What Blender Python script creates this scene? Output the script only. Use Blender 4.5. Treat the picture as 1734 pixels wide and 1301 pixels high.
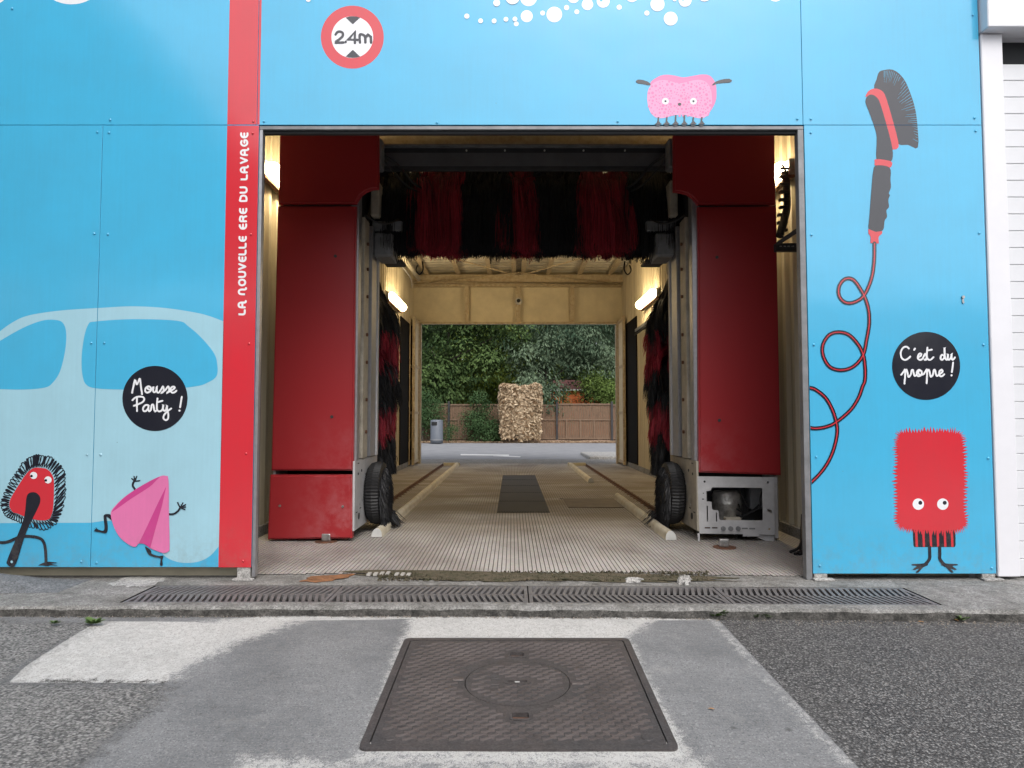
import bpy, bmesh, math, random
import numpy as np
from mathutils import Vector, Matrix
from mathutils.geometry import tessellate_polygon
random.seed(7); rng = np.random.default_rng(7)
for o in list(bpy.data.objects): bpy.data.objects.remove(o)
SC = bpy.context.scene; COL = SC.collection
PI = math.pi; R = math.radians

# ---------------------------------------------------------------- camera, sky, sun, exposure
CD, CH, PITCH, F = 4.68, 1.09, R(2.72), 1170.0
cam = bpy.data.cameras.new('camera'); co = bpy.data.objects.new('camera', cam); COL.objects.link(co)
co.location = (0, -CD, CH); co.rotation_euler = (PI/2 + PITCH, 0, 0)
cam.sensor_width = 36; cam.lens = F/1734*36; cam.clip_start = .05; cam.clip_end = 500
SC.camera = co
W = bpy.data.worlds.new('World'); SC.world = W; W.use_nodes = True
nt = W.node_tree; nt.nodes.clear()
sky = nt.nodes.new('ShaderNodeTexSky'); sky.sky_type = 'NISHITA'; sky.sun_disc = False
SUN_EL, SUN_ROT = R(52), R(165)
sky.sun_elevation = SUN_EL; sky.sun_rotation = SUN_ROT; sky.air_density = 1.0; sky.dust_density = 4.0
hs = nt.nodes.new('ShaderNodeHueSaturation'); hs.inputs['Saturation'].default_value = .35
bg = nt.nodes.new('ShaderNodeBackground'); bg.inputs['Strength'].default_value = .15
wo = nt.nodes.new('ShaderNodeOutputWorld')
nt.links.new(sky.outputs[0], hs.inputs['Color']); nt.links.new(hs.outputs[0], bg.inputs[0]); nt.links.new(bg.outputs[0], wo.inputs[0])
sl = bpy.data.lights.new('sun', 'SUN'); sl.energy = .6; sl.angle = R(40); sl.color = (1, .96, .9)
so = bpy.data.objects.new('sun', sl); COL.objects.link(so)
sd = Vector((math.sin(SUN_ROT)*math.cos(SUN_EL), math.cos(SUN_ROT)*math.cos(SUN_EL), math.sin(SUN_EL)))
so.rotation_euler = sd.to_track_quat('Z', 'Y').to_euler(); so.location = (0, -20, 30)
SC.view_settings.view_transform = 'Standard'; SC.view_settings.look = 'None'
SC.view_settings.exposure = .74; SC.view_settings.gamma = 1; SC.view_settings.use_curve_mapping = False
SC.render.engine = 'CYCLES'
SC.cycles.max_bounces = 8; SC.cycles.diffuse_bounces = 5

# ---------------------------------------------------------------- measuring helpers (survey of the place from the photo)
def ray(px, py):
    x = (px-867)/F; z = -(py-650.5)/F; c, s = math.cos(PITCH), math.sin(PITCH)
    return Vector((x, c - z*s, s + z*c))
def at(px, py, Y):
    d = ray(px, py); t = (Y+CD)/d.y; return Vector((d.x*t, Y, CH+d.z*t))
def gnd(px, py, z=0.0, slope=0.0, y0=0.0):
    d = ray(px, py); t = (z + slope*(-CD-y0) - CH)/(d.z - slope*d.y); return Vector((d.x*t, -CD+d.y*t, CH+d.z*t))
def lerp(a, b, t): return a+(b-a)*t

# ---------------------------------------------------------------- materials
def mat(name, col, rough=.6, metal=0, spec=.5, var=0.0, vs=6.0, col2=None, bump=0.0, bs=60.0, bdist=.01, emit=None, es=0,
        rvar=0.0, speck=0, sps_=140, coat=0, transl=0, stretch=None, ior=1.5):
    m = bpy.data.materials.new(name); m.use_nodes = True; n = m.node_tree; L = n.links
    p = n.nodes['Principled BSDF']; p.inputs['Base Color'].default_value = (*col, 1)
    p.inputs['Roughness'].default_value = rough; p.inputs['Metallic'].default_value = metal
    p.inputs['Specular IOR Level'].default_value = spec; p.inputs['IOR'].default_value = ior; p.inputs['Coat Weight'].default_value = coat
    tc = n.nodes.new('ShaderNodeTexCoord'); src = tc.outputs['Object']
    if stretch:
        mp = n.nodes.new('ShaderNodeMapping'); mp.inputs['Scale'].default_value = stretch; L.new(src, mp.inputs[0]); src = mp.outputs[0]
    if var > 0 or col2:
        no = n.nodes.new('ShaderNodeTexNoise'); no.inputs['Scale'].default_value = vs; no.inputs['Detail'].default_value = 8; no.inputs['Roughness'].default_value = .65
        L.new(src, no.inputs['Vector'])
        mr = n.nodes.new('ShaderNodeMapRange'); mr.inputs[1].default_value = .35; mr.inputs[2].default_value = .68
        L.new(no.outputs[0], mr.inputs[0])
        mx = n.nodes.new('ShaderNodeMix'); mx.data_type = 'RGBA'
        c2 = col2 or tuple(c*(1-var) for c in col)
        c1 = col if col2 else tuple(min(1, c*(1+var*.4)) for c in col)
        mx.inputs[6].default_value = (*c1, 1); mx.inputs[7].default_value = (*c2, 1)
        L.new(mr.outputs[0], mx.inputs[0]); L.new(mx.outputs[2], p.inputs['Base Color'])
        if rvar:
            m2 = n.nodes.new('ShaderNodeMapRange'); m2.inputs[3].default_value = rough-rvar; m2.inputs[4].default_value = rough+rvar
            L.new(no.outputs[0], m2.inputs[0]); L.new(m2.outputs[0], p.inputs['Roughness'])
    if speck:
        cur = p.inputs['Base Color'].links[0].from_socket if p.inputs['Base Color'].links else None
        vo = n.nodes.new('ShaderNodeTexVoronoi'); vo.inputs['Scale'].default_value = sps_; L.new(src, vo.inputs['Vector'])
        sc_ = n.nodes.new('ShaderNodeSeparateColor'); L.new(vo.outputs['Color'], sc_.inputs[0])
        n2 = n.nodes.new('ShaderNodeTexNoise'); n2.inputs['Scale'].default_value = 22; n2.inputs['Detail'].default_value = 9; n2.inputs['Roughness'].default_value = .8; L.new(src, n2.inputs['Vector'])
        m1 = n.nodes.new('ShaderNodeMapRange'); m1.inputs[3].default_value = 1-speck; m1.inputs[4].default_value = 1+speck; L.new(sc_.outputs[0], m1.inputs[0])
        m2 = n.nodes.new('ShaderNodeMapRange'); m2.inputs[1].default_value = .3; m2.inputs[2].default_value = .7; m2.inputs[3].default_value = 1-speck*1.2; m2.inputs[4].default_value = 1+speck*.8; L.new(n2.outputs[0], m2.inputs[0])
        mm = n.nodes.new('ShaderNodeMath'); mm.operation = 'MULTIPLY'; L.new(m1.outputs[0], mm.inputs[0]); L.new(m2.outputs[0], mm.inputs[1])
        vm = n.nodes.new('ShaderNodeVectorMath'); vm.operation = 'SCALE'; L.new(mm.outputs[0], vm.inputs['Scale'])
        if cur: L.new(cur, vm.inputs[0])
        else: vm.inputs[0].default_value = col
        L.new(vm.outputs[0], p.inputs['Base Color'])
    if bump > 0:
        nb = n.nodes.new('ShaderNodeTexNoise'); nb.inputs['Scale'].default_value = bs; nb.inputs['Detail'].default_value = 5
        L.new(src, nb.inputs['Vector']); b = n.nodes.new('ShaderNodeBump'); b.inputs['Strength'].default_value = bump; b.inputs['Distance'].default_value = bdist
        L.new(nb.outputs[0], b.inputs['Height']); L.new(b.outputs[0], p.inputs['Normal'])
    if emit: p.inputs['Emission Color'].default_value = (*emit, 1); p.inputs['Emission Strength'].default_value = es
    if transl: p.inputs['Transmission Weight'].default_value = 0; p.inputs['Subsurface Weight'].default_value = 0
    m['p'] = 1
    return m
def N(m, t, **kw):
    n = m.node_tree.nodes.new(t)
    for k, v in kw.items(): setattr(n, k, v)
    return n

def panel_mat(name, col, rough=.12):
    """glossy printed sheet: faint vertical brush marks, grime and buckling of the sheet"""
    m = mat(name, col, rough, spec=.85); n = m.node_tree; L = n.links; p = n.nodes['Principled BSDF']
    tc = n.nodes['Texture Coordinate'] if 'Texture Coordinate' in n.nodes else N(m, 'ShaderNodeTexCoord')
    mp = N(m, 'ShaderNodeMapping'); mp.inputs['Scale'].default_value = (60, 1, 2.2); L.new(tc.outputs['Object'], mp.inputs[0])
    st = N(m, 'ShaderNodeTexNoise'); st.inputs['Scale'].default_value = 1; st.inputs['Detail'].default_value = 6; L.new(mp.outputs[0], st.inputs['Vector'])
    bigv = N(m, 'ShaderNodeTexNoise'); bigv.inputs['Scale'].default_value = 1.3; bigv.inputs['Detail'].default_value = 2; L.new(tc.outputs['Object'], bigv.inputs['Vector'])
    b1 = N(m, 'ShaderNodeBump'); b1.inputs['Strength'].default_value = .35; b1.inputs['Distance'].default_value = .018; L.new(bigv.outputs[0], b1.inputs['Height'])
    b2 = N(m, 'ShaderNodeBump'); b2.inputs['Strength'].default_value = .10; b2.inputs['Distance'].default_value = .0015; L.new(st.outputs[0], b2.inputs['Height']); L.new(b1.outputs[0], b2.inputs['Normal'])
    L.new(b2.outputs[0], p.inputs['Normal'])
    # dirt streaks and patchy fading
    d = N(m, 'ShaderNodeTexNoise'); d.inputs['Scale'].default_value = 2.2; d.inputs['Detail'].default_value = 9; d.inputs['Roughness'].default_value = .7; L.new(tc.outputs['Object'], d.inputs['Vector'])
    ad = N(m, 'ShaderNodeMath', operation='ADD'); L.new(d.outputs[0], ad.inputs[0])
    sm = N(m, 'ShaderNodeMath', operation='MULTIPLY'); sm.inputs[1].default_value = .35; L.new(st.outputs[0], sm.inputs[0]); L.new(sm.outputs[0], ad.inputs[1])
    mr = N(m, 'ShaderNodeMapRange'); mr.inputs[1].default_value = .5; mr.inputs[2].default_value = .95; L.new(ad.outputs[0], mr.inputs[0])
    mx = N(m, 'ShaderNodeMix', data_type='RGBA'); mx.inputs[6].default_value = (*col, 1)
    mx.inputs[7].default_value = (*[c*.86+.01 for c in col], 1); L.new(mr.outputs[0], mx.inputs[0])
    # splash dirt along the foot of the wall
    gz = N(m, 'ShaderNodeNewGeometry'); gs = N(m, 'ShaderNodeSeparateXYZ'); L.new(gz.outputs['Position'], gs.inputs[0])
    z1 = N(m, 'ShaderNodeMapRange'); z1.inputs[1].default_value = .42; z1.inputs[2].default_value = .04; L.new(gs.outputs[2], z1.inputs[0])
    dn = N(m, 'ShaderNodeTexNoise'); dn.inputs['Scale'].default_value = 11; dn.inputs['Detail'].default_value = 10; dn.inputs['Roughness'].default_value = .8; L.new(gz.outputs['Position'], dn.inputs['Vector'])
    dm = N(m, 'ShaderNodeMapRange'); dm.inputs[1].default_value = .45; dm.inputs[2].default_value = .75; dm.inputs[4].default_value = .55; L.new(dn.outputs[0], dm.inputs[0])
    zm = N(m, 'ShaderNodeMath', operation='MULTIPLY'); L.new(z1.outputs[0], zm.inputs[0]); L.new(dm.outputs[0], zm.inputs[1])
    m0 = mx; mx = N(m, 'ShaderNodeMix', data_type='RGBA'); L.new(zm.outputs[0], mx.inputs[0]); L.new(m0.outputs[2], mx.inputs[6]); mx.inputs[7].default_value = (.20, .18, .15, 1)
    # small chips and specks
    v = N(m, 'ShaderNodeTexVoronoi'); v.inputs['Scale'].default_value = 9; L.new(tc.outputs['Object'], v.inputs['Vector'])
    sp = N(m, 'ShaderNodeMapRange'); sp.inputs[1].default_value = .035; sp.inputs[2].default_value = .025; L.new(v.outputs['Distance'], sp.inputs[0])
    sel = N(m, 'ShaderNodeMath', operation='GREATER_THAN'); sel.inputs[1].default_value = .90
    sx = N(m, 'ShaderNodeSeparateColor'); L.new(v.outputs['Color'], sx.inputs[0]); L.new(sx.outputs[0], sel.inputs[0])
    mu = N(m, 'ShaderNodeMath', operation='MULTIPLY'); L.new(sp.outputs[0], mu.inputs[0]); L.new(sel.outputs[0], mu.inputs[1])
    m2 = N(m, 'ShaderNodeMix', data_type='RGBA'); L.new(mu.outputs[0], m2.inputs[0]); L.new(mx.outputs[2], m2.inputs[6]); m2.inputs[7].default_value = (*[c*.45+.05 for c in col], 1)
    L.new(m2.outputs[2], p.inputs['Base Color'])
    rr = N(m, 'ShaderNodeMapRange'); rr.inputs[3].default_value = rough-.05; rr.inputs[4].default_value = rough+.14; L.new(d.outputs[0], rr.inputs[0]); L.new(rr.outputs[0], p.inputs['Roughness'])
    return m

BLUE = (.065, .435, .700); LBLUE = (.350, .600, .710)
M = {}
M['blue'] = panel_mat('blue_print', BLUE)
M['lblue'] = panel_mat('pale_blue_print', LBLUE)
M['sred'] = panel_mat('red_print', (.62, .030, .045))
M['white'] = panel_mat('white_print', (.82, .83, .86))
M['ink'] = panel_mat('black_print', (.012, .013, .022))
M['ipink'] = panel_mat('light_pink_print', (.80, .30, .52))
M['mpink'] = panel_mat('pink_print', (.72, .18, .40))
M['dpink'] = panel_mat('dark_pink_print', (.56, .055, .25))
M['alu'] = mat('aluminium', (.42, .42, .44), .38, .7, var=.15, vs=20, bump=.05)
M['dkmetal'] = mat('dark_steel', (.06, .055, .055), .55, .5, var=.4, vs=12)
M['backing'] = mat('dark_backing', (.02, .022, .025), .8)
M['cream'] = mat('cream_paint', (.68, .61, .45), .55, var=.14, vs=3, bump=.15, bs=18, bdist=.004)
M['creamwall'] = mat('cream_sheet_paint', (.62, .56, .42), .42, col2=(.36, .31, .22), vs=1.0, bump=.06, bs=3, stretch=(1, 14, .35))  # vertical grime streaks that also paint in the shading of the ribs
M['creamrust'] = mat('cream_paint_rusting', (.55, .48, .34), .5, col2=(.38, .28, .17), vs=14, bump=.2, bs=30, bdist=.003)
M['concrete'] = mat('concrete', (.27, .265, .255), .85, col2=(.17, .165, .16), vs=5, bump=.5, speck=.38, bs=120, bdist=.004)
M['mortar'] = mat('grey_mortar', (.17, .175, .185), .9, col2=(.13, .135, .14), vs=6, bump=.5, speck=.38, bs=60, bdist=.006)
M['blockwhite'] = mat('white_stone', (.40, .39, .375), .8, var=.3, vs=10, bump=.4, speck=.38, bs=60)
M['gwhite'] = mat('machine_white', (.50, .50, .51), .45, var=.22, vs=5, rvar=.1, bump=.05)
M['gbeige'] = mat('machine_beige', (.42, .38, .31), .5, var=.35, vs=7)
M['ggrey'] = mat('machine_grey', (.22, .225, .235), .5, .3, var=.3, vs=8)
M['gdark'] = mat('machine_dark', (.035, .035, .038), .6, var=.3, vs=8)
M['rubber'] = mat('black_rubber', (.012, .012, .013), .6)
M['rust'] = mat('rusty_steel', (.16, .065, .03), .85, col2=(.06, .035, .025), vs=25, bump=.4, bs=90, bdist=.003)
M['pipe'] = mat('worn_painted_pipe', (.68, .64, .53), .5, col2=(.50, .44, .32), vs=7, bump=.15, bs=30, bdist=.003)
M['pipeend'] = mat('pipe_end_white', (.48, .48, .46), .6, var=.2)
M['chrome'] = mat('zinc', (.5, .5, .5), .3, .9, var=.2, vs=20)
M['brk'] = mat('black_bristle', (.010, .010, .012), .55, spec=.35)
M['brr'] = mat('red_bristle', (.26, .012, .028), .5, spec=.35, var=.3, vs=3)
M['motor'] = mat('motor_foil', (.35, .34, .32), .4, .6, var=.5, vs=14, bump=.6, bs=30, bdist=.01)
M['shade'] = mat('painted_shade', (.006, .005, .005), .8, spec=.1)
M['wood'] = mat('fence_wood', (.20, .125, .078), .85, col2=(.11, .07, .045), vs=3, stretch=(9, 9, 1))
M['woodrail'] = mat('fence_rail_wood', (.20, .135, .09), .85, var=.2)
M['binp'] = mat('bin_grey_plastic', (.11, .125, .15), .5, var=.1)
M['orange'] = mat('orange_render', (.50, .13, .035), .8, var=.1)
M['tile'] = mat('red_roof_tile', (.09, .028, .025), .8, var=.3)
M['bwhite'] = mat('white_cladding', (.74, .74, .78), .35, var=.05, vs=3, bump=.04, bs=8)
M['siding'] = mat('white_siding', (.68, .69, .72), .45, var=.06, vs=4)
M['trunk'] = mat('bark', (.07, .055, .045), .9, var=.4, vs=12, bump=.5, bs=20)
M['cast'] = mat('cast_iron', (.095, .082, .080), .6, .35, spec=.5, col2=(.072, .068, .069), vs=5, bump=.35, speck=.22, bs=160, bdist=.002, rvar=.1)
M['castg'] = mat('drain_iron', (.20, .195, .20), .62, .3, col2=(.13, .12, .115), vs=14, bump=.35, bs=120, bdist=.003)
M['pit'] = mat('wet_pit', (.012, .012, .012), .5)
M['tread'] = mat('cast_iron_worn', (.135, .116, .113), .45, .35, var=.4, vs=4)
M['whitepaint'] = mat('white_road_paint', (.62, .62, .62), .7, var=.2, vs=20)
M['moss'] = mat('moss', (.045, .045, .022), .95, col2=(.12, .095, .065), vs=14, bump=.8, bs=80)
M['orangestain'] = mat('dead_orange_moss', (.24, .11, .05), .95, var=.5, vs=20, bump=.6, bs=90)
M['weed'] = mat('weed_leaf', (.10, .17, .045), .6, var=.3)
M['deadleaf'] = mat('fallen_leaf', (.35, .19, .08), .8, var=.4, vs=30)
M['bark2'] = M['trunk']
def leafmat(name, a, b):
    m = bpy.data.materials.new(name); m.use_nodes = True; n = m.node_tree; L = n.links; p = n.nodes['Principled BSDF']
    g = N(m, 'ShaderNodeAttribute'); g.attribute_name = 'tone'
    mx = N(m, 'ShaderNodeMix', data_type='RGBA'); mx.inputs[6].default_value = (*a, 1); mx.inputs[7].default_value = (*b, 1)
    L.new(g.outputs['Fac'], mx.inputs[0]); L.new(mx.outputs[2], p.inputs['Base Color']); p.inputs['Roughness'].default_value = .65; p.inputs['Specular IOR Level'].default_value = .15
    tr = N(m, 'ShaderNodeBsdfTranslucent'); L.new(mx.outputs[2], tr.inputs[0])
    ms = N(m, 'ShaderNodeMixShader'); ms.inputs[0].default_value = .3
    out = n.nodes['Material Output']; L.new(p.outputs[0], ms.inputs[1]); L.new(tr.outputs[0], ms.inputs[2]); L.new(ms.outputs[0], out.inputs[0])
    return m
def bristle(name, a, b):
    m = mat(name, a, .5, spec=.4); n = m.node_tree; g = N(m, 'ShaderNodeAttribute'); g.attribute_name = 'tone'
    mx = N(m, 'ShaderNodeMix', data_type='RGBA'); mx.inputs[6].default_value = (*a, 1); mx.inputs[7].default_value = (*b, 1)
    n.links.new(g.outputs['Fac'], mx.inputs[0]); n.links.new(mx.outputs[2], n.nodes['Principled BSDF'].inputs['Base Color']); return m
M['brk'] = bristle('black_bristle', (.005, .005, .006), (.019, .019, .022)); M['brr'] = bristle('red_bristle', (.14, .006, .014), (.50, .035, .060))
M['leafA'] = leafmat('dark_glossy_leaf', (.022, .048, .016), (.120, .185, .060))
M['leafB'] = leafmat('grey_green_leaflet', (.035, .072, .042), (.20, .27, .17))
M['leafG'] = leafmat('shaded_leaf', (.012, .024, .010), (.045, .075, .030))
M['leafC'] = leafmat('yellow_green_leaf', (.100, .160, .040), (.210, .300, .080))
M['leafD'] = leafmat('backlit_leaf', (.050, .090, .016), (.26, .32, .05))
M['leafE'] = leafmat('dry_beige_leaf', (.20, .12, .06), (.74, .60, .42))
M['leafF'] = leafmat('shrub_leaf', (.035, .075, .028), (.085, .150, .060))

# red machine cover: faded towards scuffed patches low down
def cover_mat():
    m = mat('red_plastic_cover', (.33, .021, .026), .42, spec=.4); n = m.node_tree; L = n.links; p = n.nodes['Principled BSDF']
    ge = N(m, 'ShaderNodeNewGeometry'); no = N(m, 'ShaderNodeTexNoise'); no.inputs['Scale'].default_value = 5; no.inputs['Detail'].default_value = 9; no.inputs['Roughness'].default_value = .7
    L.new(ge.outputs['Position'], no.inputs['Vector'])
    sx = N(m, 'ShaderNodeSeparateXYZ'); L.new(ge.outputs['Position'], sx.inputs[0])
    zz = N(m, 'ShaderNodeMapRange'); zz.inputs[1].default_value = 1.2; zz.inputs[2].default_value = .1; L.new(sx.outputs[2], zz.inputs[0])
    xx = N(m, 'ShaderNodeMath', operation='ABSOLUTE'); ax = N(m, 'ShaderNodeMath', operation='SUBTRACT'); ax.inputs[1].default_value = .12; L.new(sx.outputs[0], ax.inputs[0]); L.new(ax.outputs[0], xx.inputs[0])
    x2 = N(m, 'ShaderNodeMapRange'); x2.inputs[1].default_value = 2.1; x2.inputs[2].default_value = 1.5; L.new(xx.outputs[0], x2.inputs[0])
    mu = N(m, 'ShaderNodeMath', operation='MULTIPLY'); L.new(zz.outputs[0], mu.inputs[0]); L.new(x2.outputs[0], mu.inputs[1])
    nr = N(m, 'ShaderNodeMapRange'); nr.inputs[1].default_value = .42; nr.inputs[2].default_value = .72; L.new(no.outputs[0], nr.inputs[0])
    m2 = N(m, 'ShaderNodeMath', operation='MULTIPLY'); L.new(mu.outputs[0], m2.inputs[0]); L.new(nr.outputs[0], m2.inputs[1])
    m3 = N(m, 'ShaderNodeMath', operation='MULTIPLY'); m3.inputs[1].default_value = 1.3; L.new(m2.outputs[0], m3.inputs[0])
    mx = N(m, 'ShaderNodeMix', data_type='RGBA'); mx.inputs[6].default_value = (.33, .021, .026, 1); mx.inputs[7].default_value = (.40, .13, .14, 1)
    L.new(m3.outputs[0], mx.inputs[0]); L.new(mx.outputs[2], p.inputs['Base Color'])
    return m
M['cover'] = cover_mat()

# ribbed floor: tile tone, dirt packed in the grooves, oily patches, painted lamp glow mid-bay
GP = .0315
def floor_mat():
    m = mat('ribbed_floor_tile', (.3, .28, .25), .6); n = m.node_tree; L = n.links; p = n.nodes['Principled BSDF']
    ge = N(m, 'ShaderNodeNewGeometry'); sx = N(m, 'ShaderNodeSeparateXYZ'); L.new(ge.outputs['Position'], sx.inputs[0])
    n1 = N(m, 'ShaderNodeTexNoise'); n1.inputs['Scale'].default_value = .9; n1.inputs['Detail'].default_value = 8; n1.inputs['Roughness'].default_value = .6
    mp = N(m, 'ShaderNodeMapping'); mp.inputs['Scale'].default_value = (1.3, .8, 1); L.new(ge.outputs['Position'], mp.inputs[0]); L.new(mp.outputs[0], n1.inputs['Vector'])
    r1 = N(m, 'ShaderNodeMapRange'); r1.inputs[1].default_value = .40; r1.inputs[2].default_value = .66; L.new(n1.outputs[0], r1.inputs[0])
    a = N(m, 'ShaderNodeMix', data_type='RGBA'); a.inputs[6].default_value = (.44, .41, .385, 1); a.inputs[7].default_value = (.22, .19, .17, 1); L.new(r1.outputs[0], a.inputs[0])
    n2 = N(m, 'ShaderNodeTexNoise'); n2.inputs['Scale'].default_value = 40; n2.inputs['Detail'].default_value = 5; L.new(ge.outputs['Position'], n2.inputs['Vector'])
    b = N(m, 'ShaderNodeMix', data_type='RGBA', blend_type='MULTIPLY'); b.inputs[0].default_value = .5
    L.new(a.outputs[2], b.inputs[6]); L.new(n2.outputs['Color'], b.inputs[7])
    hv = N(m, 'ShaderNodeHueSaturation'); hv.inputs['Saturation'].default_value = .75; hv.inputs['Value'].default_value = 1.35
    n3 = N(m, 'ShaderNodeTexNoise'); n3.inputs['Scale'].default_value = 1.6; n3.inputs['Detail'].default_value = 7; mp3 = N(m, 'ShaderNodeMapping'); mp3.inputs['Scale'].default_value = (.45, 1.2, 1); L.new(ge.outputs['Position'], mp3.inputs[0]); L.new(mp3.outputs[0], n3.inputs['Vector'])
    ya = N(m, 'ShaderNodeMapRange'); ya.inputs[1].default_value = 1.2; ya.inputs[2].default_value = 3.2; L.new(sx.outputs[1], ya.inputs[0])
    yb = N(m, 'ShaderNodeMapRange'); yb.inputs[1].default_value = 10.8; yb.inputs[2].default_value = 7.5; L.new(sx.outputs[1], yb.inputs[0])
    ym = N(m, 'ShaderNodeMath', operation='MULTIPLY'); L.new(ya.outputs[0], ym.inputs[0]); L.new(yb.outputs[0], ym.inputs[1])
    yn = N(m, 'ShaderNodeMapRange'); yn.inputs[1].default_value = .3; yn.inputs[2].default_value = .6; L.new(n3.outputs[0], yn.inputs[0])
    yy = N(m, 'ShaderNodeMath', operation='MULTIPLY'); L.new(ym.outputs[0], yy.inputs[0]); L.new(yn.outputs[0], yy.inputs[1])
    br_ = N(m, 'ShaderNodeMix', data_type='RGBA'); L.new(yy.outputs[0], br_.inputs[0]); L.new(b.outputs[2], br_.inputs[6]); br_.inputs[7].default_value = (.16, .122, .070, 1); L.new(br_.outputs[2], hv.inputs['Color'])  # golden-brown band along mid-bay: warm lamp glow painted into the floor colour
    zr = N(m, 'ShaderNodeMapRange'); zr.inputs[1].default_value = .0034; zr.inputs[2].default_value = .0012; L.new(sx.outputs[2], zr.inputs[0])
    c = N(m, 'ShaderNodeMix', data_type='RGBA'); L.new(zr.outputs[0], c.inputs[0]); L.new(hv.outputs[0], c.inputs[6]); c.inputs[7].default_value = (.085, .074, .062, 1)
    L.new(c.outputs[2], p.inputs['Base Color'])
    bb = N(m, 'ShaderNodeBump'); bb.inputs['Strength'].default_value = .3; bb.inputs['Distance'].default_value = .002; L.new(n2.outputs[0], bb.inputs['Height']); L.new(bb.outputs[0], p.inputs['Normal'])
    return m
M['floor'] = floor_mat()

def road_mat():
    m = mat('road_surface', (.2, .2, .2), .85, spec=.35); n = m.node_tree; L = n.links; p = n.nodes['Principled BSDF']
    ge = N(m, 'ShaderNodeNewGeometry'); P = ge.outputs['Position']
    def noise(sc, det=6, ro=.6, vec=None, st=None):
        x = N(m, 'ShaderNodeTexNoise'); x.inputs['Scale'].default_value = sc; x.inputs['Detail'].default_value = det; x.inputs['Roughness'].default_value = ro
        if st:
            q = N(m, 'ShaderNodeMapping'); q.inputs['Scale'].default_value = st; q.inputs['Rotation'].default_value = (0, 0, .05); L.new(P, q.inputs[0]); L.new(q.outputs[0], x.inputs['Vector'])
        else: L.new(P, x.inputs['Vector'])
        return x.outputs[0]
    def mapr(s, a, b, c=0., d=1.):
        x = N(m, 'ShaderNodeMapRange'); x.inputs[1].default_value = a; x.inputs[2].default_value = b; x.inputs[3].default_value = c; x.inputs[4].default_value = d; L.new(s, x.inputs[0]); return x.outputs[0]
    def mix(f, a, b):
        x = N(m, 'ShaderNodeMix', data_type='RGBA')
        if isinstance(f, float): x.inputs[0].default_value = f
        else: L.new(f, x.inputs[0])
        for i, c in ((6, a), (7, b)):
            if isinstance(c, tuple): x.inputs[i].default_value = (*c, 1)
            else: L.new(c, x.inputs[i])
        return x.outputs[2]
    def math_(op, a, b):
        x = N(m, 'ShaderNodeMath', operation=op)
        for i, c in ((0, a), (1, b)):
            if isinstance(c, (int, float)): x.inputs[i].default_value = c
            else: L.new(c, x.inputs[i])
        return x.outputs[0]
    def attr(nm):
        x = N(m, 'ShaderNodeAttribute'); x.attribute_name = nm; return x.outputs['Fac']
    fine = noise(260, 3); med = noise(28, 7, .7); big = noise(1.1, 6, .65); ed = noise(14, 8, .75)
    # aggregate
    vo = N(m, 'ShaderNodeTexVoronoi'); vo.inputs['Scale'].default_value = 115; L.new(P, vo.inputs['Vector'])
    vs = N(m, 'ShaderNodeSeparateColor'); L.new(vo.outputs['Color'], vs.inputs[0])
    agg = math_('POWER', vs.outputs[0], 2.2)
    asph = mix(agg, (.065, .064, .065), (.30, .292, .285)); asph = mix(mapr(vo.outputs['Distance'], .35, .75), asph, (.02, .02, .021))
    asph = mix(mapr(big, .4, .7, 0, .35), asph, (.115, .108, .10))
    # worn old asphalt on the left
    vo2 = N(m, 'ShaderNodeTexVoronoi'); vo2.inputs['Scale'].default_value = 105
    q = N(m, 'ShaderNodeMapping'); q.inputs['Scale'].default_value = (.8, 1.2, 1); L.new(P, q.inputs[0]); L.new(q.outputs[0], vo2.inputs['Vector'])
    v2 = N(m, 'ShaderNodeSeparateColor'); L.new(vo2.outputs['Color'], v2.inputs[0])
    old = mix(mapr(noise(70, 6, .7), .40, .60), (.07, .07, .07), (.27, .265, .255)); old = mix(math_('MULTIPLY', math_('POWER', v2.outputs[0], 2.0), .9), old, (.36, .35, .34)); old = mix(mapr(v2.outputs[1], .7, 1, 0, .9), old, (.045, .045, .045)); old = mix(mapr(vo2.outputs['Distance'], .4, .8, 0, .7), old, (.05, .05, .05))
    # brushed concrete
    st = noise(1, 6, .7, st=(8, 150, 1)); conc = mix(mapr(big, .35, .7), (.178, .180, .182), (.128, .130, .133)); conc = mix(mapr(st, .35, .7, 0, .45), conc, (.30, .30, .31))
    spk = N(m, 'ShaderNodeTexVoronoi'); spk.inputs['Scale'].default_value = 190; L.new(P, spk.inputs['Vector']); sps = N(m, 'ShaderNodeSeparateColor'); L.new(spk.outputs['Color'], sps.inputs[0])
    conc = mix(mapr(sps.outputs[0], .72, 1, 0, .55), conc, (.34, .34, .34)); conc = mix(mapr(sps.outputs[1], .70, 1, 0, .6), conc, (.065, .067, .07)); conc = mix(mapr(noise(2.2, 8, .7), .45, .7, 0, .55), conc, (.105, .11, .115)); conc = mix(mapr(med, .60, .78, 0, .6), conc, (.085, .085, .088)); conc = mix(mapr(noise(6, 8, .8), .55, .72, 0, .5), conc, (.30, .295, .285))
    gum = N(m, 'ShaderNodeTexVoronoi'); gum.inputs['Scale'].default_value = 4.3; L.new(P, gum.inputs['Vector'])
    gs = N(m, 'ShaderNodeSeparateColor'); L.new(gum.outputs['Color'], gs.inputs[0])
    conc = mix(math_('MULTIPLY', mapr(math_('ADD', gum.outputs['Distance'], math_('MULTIPLY', med, .06)), .11, .06, 0, .75), mapr(gs.outputs[0], .55, .6)), conc, (.05, .05, .05))
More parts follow.
